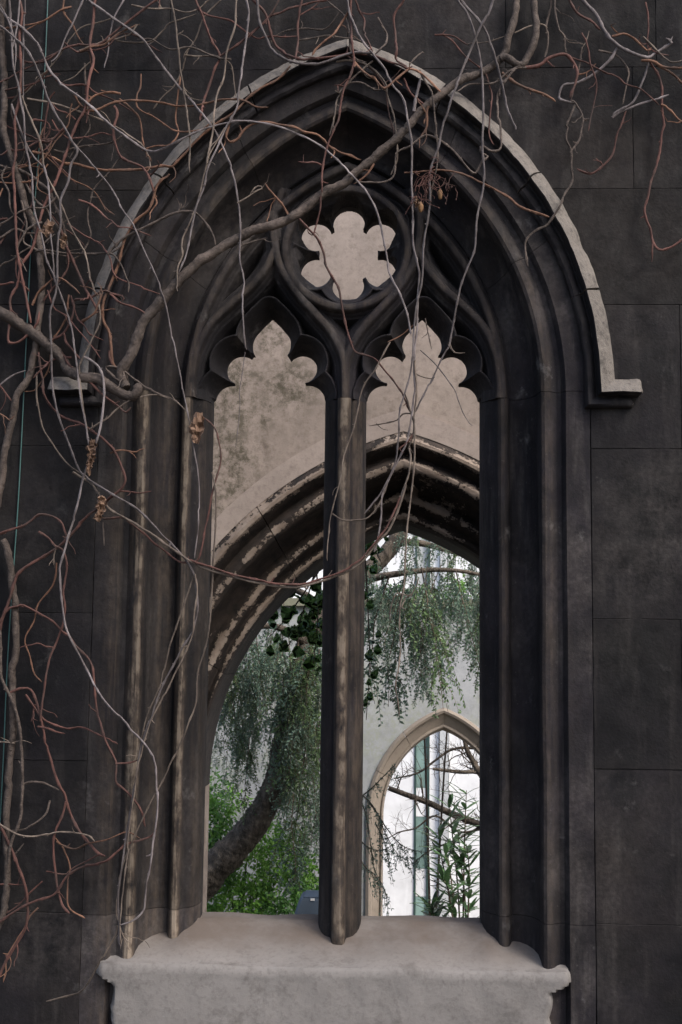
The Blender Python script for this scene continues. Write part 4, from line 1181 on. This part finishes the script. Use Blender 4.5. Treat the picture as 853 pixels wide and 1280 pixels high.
vine(b, M_ORANGE, 2.1, 1.6, "766,46 779,42 792,48 801,56 810,63 816,58", .02)
vine(b, M_RED, 2.3, 2.1, "695,-25 703,-8 711,0 721,16 740,26 750,37", .02)
vine(b, M_BARK_VINE, 2.2, 1.9, "692,-25 694,0 694,13 698,34 706,47 708,66", .02)
vine(b, M_BARK_VINE, 2.1, 1.9, "688,-25 689,0 686,16 683,34 685,52 682,71", .01)
vine(b, M_TAN, 1.3, 1.2, "643,41 661,33 677,30 684,34", .02)
vine(b, M_BARK_VINE, 1.8, 1.5, "728,59 724,84 720,103 714,124", .01)
vine(b, M_TAN, 1.1, .7, "736,38 733,50 728,59", .01)
vine(b, M_ORANGE, 1.5, 1.0, "724,93 735,89 745,80", .01)

# --- thin pale stems hanging in front of the arch
c = plant('thin pale grey creeper stems hanging down in front of the tracery and right light', 600, 10)
vine(c, M_PALE, 2.2, 1.6, "560,-30 572,0 582,13 591,33 598,59 603,95 604,134 604,150 603,178 605,225 597,266 595,305 587,330 576,356 570,387 563,426 549,454 527,500 520,515", .05)
vine(c, M_TAN, 1.5, 1.0, "563,428 568,439 574,441 581,441", .05)
vine(c, M_PALE, 2.5, 1.8, "562,-25 576,0 600,28 613,52 621,77 628,105 634,134 640,150 646,162", .04)
vine(c, M_PALE, 2.4, 1.5, "628,-30 617,0 610,18 600,36 585,72 570,108 554,160 546,189 538,220 538,253 530,305 529,330 528,353 523,377 519,405 515,457 505,495 500,513 498,557 491,588 478,614 466,630 455,642", .06)
vine(c, M_PALE, 2.1, 1.6, "433,-25 435,0 439,18 452,49 466,67 482,88 492,108 505,126 512,158 515,183 515,227 517,271 517,305 522,330 524,348 522,397 518,457 518,498 514,529 507,557 486,601 478,622 477,645 472,676 468,690", .05)
vine(c, M_BARK_VINE, 1.8, 1.4, "526,88 530,98 539,116 545,157 547,196 543,227 538,250", .05)
vine(c, M_TAN, 1.8, 1.2, "519,450 521,490 518,524 518,580 511,650 507,696 505,738 501,758 500,819 495,855 497,872 500,893", .05)
vine(c, M_TAN, 1.2, 1.1, "488,775 489,760 495,743 503,743 514,745 522,733 524,721", .05)
vine(c, M_TAN, 1.3, 1.2, "503,758 507,748 514,745", .05)
vine(c, M_ORANGE, 1.2, 1.1, "520,402 510,414 499,422 486,428", .05)
vine(c, M_TAN, 1.5, 1.1, "488,428 470,459 456,480 450,500 443,534 432,565 424,606 414,647 410,676 409,700", .06)
vine(c, M_TAN, 1.5, 1.3, "416,643 427,650 445,650 460,647 473,632 481,614 486,600", .05)
vine(c, M_PALE, 1.0, .7, "526,437 546,457 567,485 572,498 580,516 590,532", .04, .3)
vine(c, M_BARK_VINE, 1.2, .8, "518,466 531,472 541,474", .05)
vine(c, M_BARK_VINE, 1.1, .8, "531,398 534,412 540,436", .04)
vine(c, M_BARK_VINE, 1.3, 1.0, "514,516 505,517 497,525 486,528 475,530 462,532", .04)
vine(c, M_BARK_VINE, 1.5, 1.2, "507,493 514,516 518,530 516,548 510,562", .05)
vine(c, M_TAN, 1.7, 1.3, "510,560 513,572 512,593 504,615 499,634 492,652 486,664", .05)
vine(c, M_BARK_VINE, 1.3, 1.0, "477,634 477,650 472,672 468,690", .05)
vine(c, M_RED, 1.8, 1.4, "518,540 512,550 503,558 495,563", .05)

# --- long arching runners
d = plant('long pale looping creeper runner crossing both lights in a low curve', 110, 5)
vine(d, M_TAN, 2.0, 2.0, "92,590 115,605 128,625 141,638 164,652 203,677 243,703 262,712 280,718 300,724 330,730 370,734 398,727 429,717 452,702 473,676 486,663 499,634 508,605", .06)
vine(d, M_RED, 1.8, 1.8, "235,700 262,708 290,718 330,727 372,731 400,724 430,713 452,698 474,672 488,652 500,620", .068)
vine(d, M_PALE, 2.2, 1.7, "0,10 10,22 28,34 49,57 66,94 108,129 142,159 168,178 180,186 191,190 205,185 220,178 240,168 256,161 284,153 312,151 357,160 402,184 439,217 461,245 473,271 485,328 488,343 508,387 515,418", .05)
vine(d, M_PALE, 2.3, 1.4, "98,-12 111,0 142,23 175,46 186,59 220,104 234,121 256,146 276,177 291,215 298,254 301,285 300,322 305,352 303,393 308,438", .04)
vine(d, M_PALE, .9, .6, "306,440 301,485 299,521 295,560", .04, .3)
vine(d, M_TAN, 1.3, 1.0, "297,254 307,248 324,237 329,236 325,232 318,236 312,243", .04, .2)
vine(d, M_PALE, 1.6, 1.1, "90,176 98,186 121,212 143,240 150,258 168,284 179,310 191,336 205,370 210,395 220,444 228,478 234,514 241,547 245,580 249,616 248,656 244,698", .04)
vine(d, M_PALE, 2.2, 1.7, "-8,24 0,33 21,49 39,70 53,103 67,137 81,159 90,176 97,189 89,204 85,227 77,248 76,279 72,310 71,359 63,393 65,430 66,479 75,522 88,559 103,592 141,618 177,640 213,679 233,702 243,721 248,754 240,790 226,813 203,859 190,895 177,934 169,977 161,1029 154,1078 148,1118 149,1154 151,1183", .05)
vine(d, M_TAN, 1.8, 1.4, "266,590 271,629 267,698 261,790 249,839 244,882 226,928 202,979 184,1013 164,1055 149,1101 146,1134 148,1150", .05)
vine(d, M_TAN, 1.6, 1.2, "243,718 236,738 230,754 218,790 206,830 200,859 184,895 177,925 171,950", .05)
vine(d, M_TAN, 1.5, 1.3, "244,716 247,740 244,762 242,790 232,815 214,850 200,880 188,905 178,935 168,985 163,1030 156,1090 151,1150 153,1180", .06)
vine(d, M_PALE, 2.2, 1.5, "104,446 111,448 124,459 130,479 129,512 121,551 103,600 95,639 82,685 75,721 79,764 85,790 105,829 128,872 158,905 184,934 194,955 197,1009 190,1068 182,1118 180,1137 167,1150 151,1156", .06)
vine(d, M_TAN, 1.9, 1.4, "147,1158 144,1172 125,1203 105,1236 89,1244 74,1248 59,1252", .03)
vine(d, M_TAN, 1.3, .9, "149,1155 155,1170 163,1179", .04)

# --- bundle on the left edge
e = plant('dense bundle of brown and red creeper stems along the upper left edge', 10, 300)
vine(e, M_BARK_VINE, 4.6, 4.8, "4,-20 2,34 2,64 4,103 5,129 5,159 9,178 15,196 22,217 28,240 33,263 44,288 50,315 53,352 51,386 48,413 46,436 42,448 33,476 23,492 18,515 8,551 2,597 -6,640", .01)
vine(e, M_RED, 2.6, 2.3, "22,-20 25,0 28,16 25,52 27,90 24,124 19,150 20,189 17,217 19,253 20,287 22,310 26,339 33,372 39,403", .04)
vine(e, M_RED, 2.6, 2.2, "122,-20 119,0 117,26 113,54 117,75 111,103 108,134 97,152 89,171 82,194 70,227 55,258 46,290 40,312 27,333 24,352 14,372 13,390 9,424 15,429 28,424 46,406 51,390", .03)
vine(e, M_RED, 2.2, 1.8, "210,-12 196,0 165,23 139,44 121,55 85,58 59,75 45,78 31,77 15,66", .03)
vine(e, M_RED, 1.6, 1.3, "0,104 20,92 39,82 58,72 72,66", .02)
vine(e, M_RED, 1.6, 1.3, "8,113 40,105 60,96 72,94", .02)
vine(e, M_ORANGE, 1.8, 1.5, "89,8 78,12 67,19 54,28 40,31 23,33 0,36", .03)
vine(e, M_ORANGE, 2.2, 1.8, "150,117 138,116 126,117 118,120 112,126 108,134", .03)
vine(e, M_ORANGE, 2.0, 1.8, "93,119 97,127 103,133 108,132", .03)
vine(e, M_ORANGE, 2.1, 1.6, "108,138 121,137 139,129 160,126 181,126 206,130 220,133 231,132 253,131 279,124 304,125 321,134 336,135", .03)
vine(e, M_RED, 2.4, 2.3, "143,132 147,143 142,165 147,189 155,199 175,207 182,215 188,227 192,239", .03)
vine(e, M_ORANGE, 2.5, 2.1, "40,190 57,194 80,204 95,205 119,212 150,212 181,211 201,207 214,208 220,202 236,186 256,167 270,155 293,141 312,121 330,108 349,98 363,83", .02)
vine(e, M_ORANGE, 2.3, 3.0, "212,218 196,232 193,245 186,263 170,276 160,292 155,302 147,333 135,362 129,377 129,400 137,416 139,437 141,455 152,464", .02)
vine(e, M_BARK_VINE, 2.4, 2.0, "135,318 142,310 155,297 170,289 191,279 205,272 222,265 242,265 256,277 266,293 269,305", .03)
vine(e, M_BARK_VINE, 1.8, 1.4, "221,266 225,260 228,254", .03)
vine(e, M_RED, 2.8, 2.2, "76,285 80,300 90,323 100,346 113,372 121,385 126,392", .03)
vine(e, M_BARK_VINE, 2.8, 2.2, "24,212 35,218 46,225 62,238 67,253 77,274 84,310 84,330", .02)
vine(e, M_BARK_VINE, 2.2, 1.8, "30,225 45,250 58,262 70,280 78,300", .01)
vine(e, M_PALE, 1.9, 1.6, "15,130 21,150 31,176 43,195 54,209", .04)
vine(e, M_TAN, 1.9, 1.5, "28,120 39,150 52,181 58,217 75,253 88,284 103,310 106,315 113,346 126,395 116,424 102,452 99,466 103,499 107,525 109,540", .04)
vine(e, M_PALE, 2.0, 1.6, "12,-15 13,0 14,39 17,85 24,108 28,134 31,150 32,181 39,214 42,253 49,284 53,300 62,333 75,364 88,403 95,440 100,491 107,528 112,560", .05)
vine(e, M_PALE, 1.7, 1.4, "55,205 59,225 62,253 64,284 64,300 68,339 71,360", .05)
vine(e, M_PALE, 1.8, 1.4, "-5,0 8,20 14,36 20,60 18,90", .05)
vine(e, M_PALE, 1.6, 1.4, "26,0 24,20 20,45 17,60", .05)
vine(e, M_PALE, 1.7, 1.4, "32,0 30,40 29,80 29,120 30,150", .04)
vine(e, M_PALE, 1.8, 1.4, "108,-12 103,0 96,16 90,31 82,48 75,64 70,72 64,76", .04)
vine(e, M_PALE, 1.6, 1.2, "158,-8 155,0 142,23 137,46 135,62 131,85", .03)
vine(e, M_TAN, 1.3, 1.0, "139,24 120,29 103,33 90,48 80,64 68,80 55,93 42,105 31,116", .02)
vine(e, M_TAN, 1.2, 0.8, "115,75 104,85 92,96 80,102", .02)
vine(e, M_ORANGE, 2.0, 1.7, "40,383 49,364 67,349 77,349 88,357 100,367", .03)
vine(e, M_RED, 1.9, 1.7, "54,376 67,359 80,344 85,331 84,315 82,300", .03)
vine(e, M_BARK_VINE, 1.9, 1.4, "46,313 57,313 80,317 108,318 139,317 150,328 157,346 161,355 160,366", .03)
vine(e, M_BARK_VINE, 1.5, 1.2, "139,315 148,311 155,304", .03)
vine(e, M_RED, 2.3, 1.8, "64,425 80,416 88,403 93,385 94,375 111,373 129,363 142,367 155,370 153,376", .03)
vine(e, M_ORANGE, 2.2, 1.8, "102,402 112,395 119,390 126,372 130,362", .03)
vine(e, M_RED, 2.0, 1.6, "137,367 147,379 165,384 180,390 185,396", .03)
vine(e, M_RED, 2.2, 1.7, "80,416 82,426 91,437 100,450", .04)
vine(e, M_RED, 2.4, 1.9, "76,440 90,458 111,476 129,494 147,507 157,515 164,508", .03)
vine(e, M_RED, 2.0, 1.6, "88,447 75,448 62,453 50,463 41,473", .03)
vine(e, M_RED, 2.1, 1.8, "137,438 137,446 140,456", .03)
vine(e, M_PALE, 1.7, 1.3, "0,481 8,474 18,468 33,464", .02)
vine(e, M_RED, 1.8, 1.5, "-5,476 0,481 8,492 15,503", .02)
vine(e, M_ORANGE, 1.8, 1.4, "-5,515 0,517 8,520 14,526", .02)
vine(e, M_TAN, 1.6, 1.3, "112,537 120,530 134,522 142,514 152,507 162,501 170,498 191,494 205,496 220,502 230,511", .03)
vine(e, M_ORANGE, 1.7, 1.3, "139,566 145,563 152,562 160,563 169,565 176,562 181,561", .03)
vine(e, M_TAN, 1.8, 1.4, "46,465 46,480 46,499 54,533 70,561 85,579 103,594 112,600", .03)
vine(e, M_BARK_VINE, 2.2, 1.8, "-5,300 8,292 20,286 34,291 48,292", .02)
vine(e, M_BARK_VINE, 1.6, 1.3, "-4,205 6,209 16,210 28,204", .02)
vine(e, M_RED, 1.5, 1.2, "95,150 85,142 72,138 66,130", .02)
vine(e, M_RED, 1.6, 1.3, "66,150 72,160 80,168 88,173 110,171 128,166 140,170", .02)

# --- lower left
f = plant('red creeper stems spreading over the dark wall at the lower left', 20, 700)
vine(f, M_BARK_VINE, 4.6, 4.4, "5,676 9,685 12,705 18,754 20,790 18,820 16,846 16,911 12,965 8,1036 10,1101 4,1142 -6,1165", .01)
vine(f, M_RED, 2.2, 2.9, "49,440 53,473 59,502 72,517 85,524 103,530 119,541 134,553 144,566 153,586 157,600 151,612 141,620 121,636 102,652 79,679 56,695 38,705 23,718 13,748 3,774 -4,800", .03)
vine(f, M_RED, 2.3, 2.1, "-8,671 0,667 15,661 29,657 49,644 66,646 76,653 80,662 85,676", .02)
vine(f, M_RED, 2.1, 2.0, "49,665 60,672 69,682 79,688 84,708 79,738 82,760 80,780 70,803 62,829 54,875 49,901", .03)
vine(f, M_RED, 2.3, 1.9, "-6,790 0,777 10,761 20,758 29,757 52,769 66,777 79,790 95,806 112,826 118,852 123,895 131,924 144,951 146,977 161,993 177,1013 182,1032", .03)
vine(f, M_RED, 1.7, 1.4, "144,954 158,954 167,952 174,949", .03)
vine(f, M_RED, 2.1, 2.5, "13,865 26,860 39,862 46,878 54,911 59,937 70,970 82,996 92,1026 112,1055 120,1064 131,1070", .02)
vine(f, M_RED, 1.9, 1.4, "49,908 62,912 72,916 82,918", .02)
vine(f, M_RED, 2.1, 2.1, "82,1002 78,1020 67,1049 70,1091 77,1127 82,1137 87,1142", .03)
vine(f, M_RED, 2.5, 2.7, "-6,1025 0,1032 13,1059 29,1098 34,1121 33,1157 20,1180 8,1200 0,1219 -8,1240", .03)
vine(f, M_RED, 2.2, 2.0, "-8,1158 0,1152 18,1139 36,1129 52,1124 66,1119 75,1108 82,1098 102,1083 131,1078 146,1066 161,1055 178,1050 190,1045 195,1038", .04)
vine(f, M_BARK_VINE, 2.8, 2.7, "-4,770 0,790 3,839 9,860 16,875 25,911 28,977 25,1019 15,1052 10,1080", .03)
vine(f, M_BARK_VINE, 2.2, 1.8, "26,982 39,977 50,977 59,980 74,987", .02)
vine(f, M_RED, 1.5, 1.2, "148,613 160,614 175,617 190,615", .03)
vine(f, M_RED, 2.0, 1.5, "131,648 154,647 164,654 174,662 190,677 207,688 226,703 240,702 249,698 256,665 263,633 270,600 276,570 273,545 266,532 255,521", .04)
vine(f, M_TAN, 1.5, 1.2, "128,652 129,665 130,682", .04)
vine(f, M_TAN, 1.5, 1.1, "70,685 68,695 67,707", .03)
vine(f, M_RED, 1.9, 1.4, "44,880 41,890 39,902", .02)
vine(f, M_TAN, 1.6, 1.3, "-4,927 8,928 20,929", .02)
vine(f, M_BARK_VINE, 1.7, 1.4, "15,1070 24,1064 31,1054", .02)
vine(f, M_RED, 1.7, 1.4, "0,1106 14,1106 28,1106", .02)
vine(f, M_BARK_VINE, 1.8, 1.4, "-4,1225 4,1214 8,1206 10,1196", .02)

# --- stems tangled over the crown of the arch
g = plant('red and tan creeper stems tangled over the crown of the hood mould', 400, 60)
vine(g, M_RED, 2.0, 2.5, "238,-20 245,0 255,25 265,51 275,70 267,90 258,118 253,135 250,150", .03)
vine(g, M_RED, 1.9, 2.1, "356,-15 348,0 338,18 327,31 304,51 288,62 275,71", .03)
vine(g, M_RED, 2.6, 2.3, "305,-15 317,0 332,17 341,48 349,62 372,73 390,74 403,73 420,71 432,69 445,67 460,69", .03)
vine(g, M_PALE, 2.6, 2.2, "321,-20 322,0 324,22 332,45 341,62 352,71 363,77 377,80 391,80 408,76 425,70 443,65 456,65 467,67", .045)
vine(g, M_RED, 2.2, 1.9, "381,-20 377,0 372,28 373,53 369,74", .03)
vine(g, M_RED, 1.6, 1.1, "373,20 386,13 397,5", .02)
vine(g, M_ORANGE, 2.0, 1.7, "436,12 426,30 418,42 411,47 402,54 394,62 390,70", .03)
vine(g, M_RED, 2.3, 1.8, "436,-25 439,0 439,28 441,58 443,77 437,97 430,111 426,135 424,150 416,166 409,184 403,210 402,226 403,240", .05)
vine(g, M_RED, 1.6, 1.0, "430,108 424,107 417,107", .05)
vine(g, M_RED, 1.7, 1.3, "402,206 397,203 391,202 381,203 373,202", .05)
vine(g, M_ORANGE, 2.0, 2.0, "443,77 448,84 454,90 462,96 469,99 476,107 482,111 495,100 510,88 518,87 526,90 533,97 542,106 551,114", .05)
vine(g, M_BARK_VINE, 1.7, 1.4, "424,115 430,108 438,103 453,104 463,110 471,113 482,110", .05)
vine(g, M_RED, 1.9, 1.8, "440,-15 443,0 450,14 457,26 456,41 461,53 466,65", .03)
vine(g, M_BARK_VINE, 1.9, 1.6, "473,22 479,34 484,44 482,54 475,62 468,68", .03)
vine(g, M_RED, 2.4, 2.2, "511,-15 505,0 493,20 495,46 496,62 494,74 500,80 508,83", .03)
vine(g, M_RED, 2.0, 1.9, "468,70 478,74 488,78 500,81 510,86 516,84", .04)
vine(g, M_BARK_VINE, 1.5, 1.1, "512,80 520,72 530,65", .03)
vine(g, M_RED, 1.7, 1.2, "544,44 556,43 569,45 576,50 585,55", .02)
vine(g, M_TAN, 1.2, .9, "585,55 608,52 631,46", .02)
vine(g, M_ORANGE, 2.2, 1.9, "287,150 284,163 282,170 287,178 297,174 302,166 308,160 320,154 335,153 349,156 370,159 381,165 390,166 398,168 405,175 411,182 420,187 428,191 440,194 451,200", .04)
vine(g, M_TAN, 2.0, 1.6, "214,-20 214,0 221,42 225,79 231,124 235,153 238,180 237,216", .05)
vine(g, M_TAN, 2.1, 1.5, "298,-20 296,0 294,34 283,67 280,98 269,127 267,157 263,182 259,203 253,232 245,262 235,285 229,299 228,318 222,340 221,365", .05)
vine(g, M_PALE, 2.1, 1.5, "304,-20 308,0 311,17 307,56 301,101 296,135 284,158 273,184 260,212 255,235 246,257 241,278 234,319 225,340", .055)
vine(g, M_TAN, 1.3, 1.0, "282,160 270,180 262,196 256,214", .06)
vine(g, M_TAN, 1.4, 1.0, "221,45 226,41 230,38", .05)

def stray(parent, n, box, seed, heads):
    """thin meandering stems that thicken the tangle"""
    q = random.Random(seed)
    for i in range(n):
        u, v = q.uniform(box[0], box[2]), q.uniform(box[1], box[3]); a = q.choice(heads) + q.gauss(0, .35); pts = [(u, v)]
        for j in range(q.randrange(4, 9)):
            a += q.gauss(0, .45); l = q.uniform(12, 30); u += math.cos(a) * l; v += math.sin(a) * l; pts.append((u, v))
        vine(parent, q.choice((M_RED, M_RED, M_BARK_VINE, M_TAN, M_ORANGE)), q.uniform(1.4, 2.3), q.uniform(.9, 1.4), ' '.join('%.1f,%.1f' % p for p in pts), q.uniform(0, .04))
stray(e, 30, (-5, -10, 110, 400), 3, (1.5, 1.7, .4, 2.6))
stray(e, 12, (60, 0, 230, 260), 8, (.2, 1.4, 2.2))
stray(g, 12, (230, -5, 560, 80), 5, (.1, 3.0, 1.3))
stray(f, 9, (-5, 600, 90, 1150), 6, (1.5, .5, 2.3))
stray(b, 6, (640, -5, 830, 120), 9, (.4, 1.5, 2.6))
side_twigs(230, 12)

# --- curled dry leaves and seed heads left on the stems
def dry_leaf(parent, u, v, w_, h_, seed, off):
    r = random.Random(seed); p = at(u, v, -.18 - off); k = px(-.18); V = []; n = 11; m = 8
    for i in range(n):
        t = i / (n - 1)
        for j in range(m):
            s = j / (m - 1) - .5
            wd = w_ * k * (math.sin(math.pi * (t * .86 + .09)) ** .7) * (1 + r.uniform(-.3, .25)) * .9
            V.append((p[0] + s * wd + .012 * mnoise.noise((t * 4, s * 5, seed)), p[1] - .016 * math.cos(s * 7 + t * 4) + .028 * mnoise.noise((t * 6, s * 6, seed + 5)) + .006 * r.uniform(-1, 1), p[2] + (.5 - t) * h_ * k + .010 * mnoise.noise((t * 3, s * 7, seed + 9))))
    mk('dry_leaf', V, grid_faces(n, m), M_DRY, parent, 25)
dry_leaf(d, 247, 535, 22, 40, 1, .02); dry_leaf(d, 115, 562, 14, 26, 2, .03); dry_leaf(d, 112, 582, 9, 24, 3, .03); dry_leaf(d, 127, 632, 15, 24, 4, .03); dry_leaf(d, 124, 645, 12, 14, 8, .03)
dry_leaf(e, 60, 286, 18, 22, 5, .04); dry_leaf(e, 80, 302, 9, 20, 6, .02); dry_leaf(c, 521, 253, 10, 12, 7, .06)
def seed_head():
    mb = MB(); r = random.Random(6); k = px(-.2)
    def strands(n, u0, v0, su, sv, l):
        for i in range(n):
            P = [at(u0 + r.gauss(0, 3), v0 + r.gauss(0, 4), -.19)]; d = np.array([r.gauss(0, .8), r.uniform(-.4, .2), r.uniform(-1, .1)])
            for q in range(r.randrange(4, 8)):
                d = d * .75 + np.array([r.gauss(0, .6), r.gauss(0, .3), r.gauss(-.25, .55)]); P.append(P[-1] + d / np.linalg.norm(d) * l * k * r.uniform(.6, 1.2))
            V, Fc = tube(crom(P, 2), np.linspace(.0022, .0013, 2 * (len(P) - 1) + 1), 4); mb.add(V, Fc)
            if r.random() < .6: V, Fc = tube([P[-1], P[-1] + np.array([0, 0, -.003]), P[-1] + np.array([.001, 0, -.007])], [.002, .0036, .001], 5); mb.add(V, Fc)
    strands(16, 540, 216, 0, 0, 6); strands(14, 531, 228, 0, 0, 5); strands(8, 524, 244, 0, 0, 4)
    mb.build('withered_cluster', M_RED, c, None)
    mb = MB(); strands(8, 561, 233, 0, 0, 3.4)
    V, Fc = tube([at(569, 215, -.19), at(562, 224, -.19), at(560, 236, -.19)], [.003, .002, .002], 5); mb.add(V, Fc)
    mb.build('withered_cluster', M_RED, c, None)
    for u, v in ((550.5, 243), (526, 259)):
        p = at(u, v, -.2); P = [p + np.array([0, 0, z]) * k for z in (-7, -6, -3, 0, 3, 6, 7)]
        V, Fc = tube(P, np.array([.3, 1.6, 2.7, 3.3, 3.2, 1.6, .3]) * k, 9, .25, int(u)); mk('seed_pod', V, Fc, M_SEED, c, 80)
seed_head()

# --- thin green cable down the wall
cb = crom([at(u, v, -.012) for u, v in ((62, -40), (60, 0), (56, 90), (48, 200), (43, 262), (38, 325), (33, 430), (24, 610), (18, 700), (10, 820), (5, 935), (0, 1040), (-6, 1200))], 5)
V, Fc = tube(cb, .0028, 6); tag(mk('cable', V, Fc, M_CABLE, None, 60), 'thin dark green cable running down the wall behind the left hand creepers', 'cable')
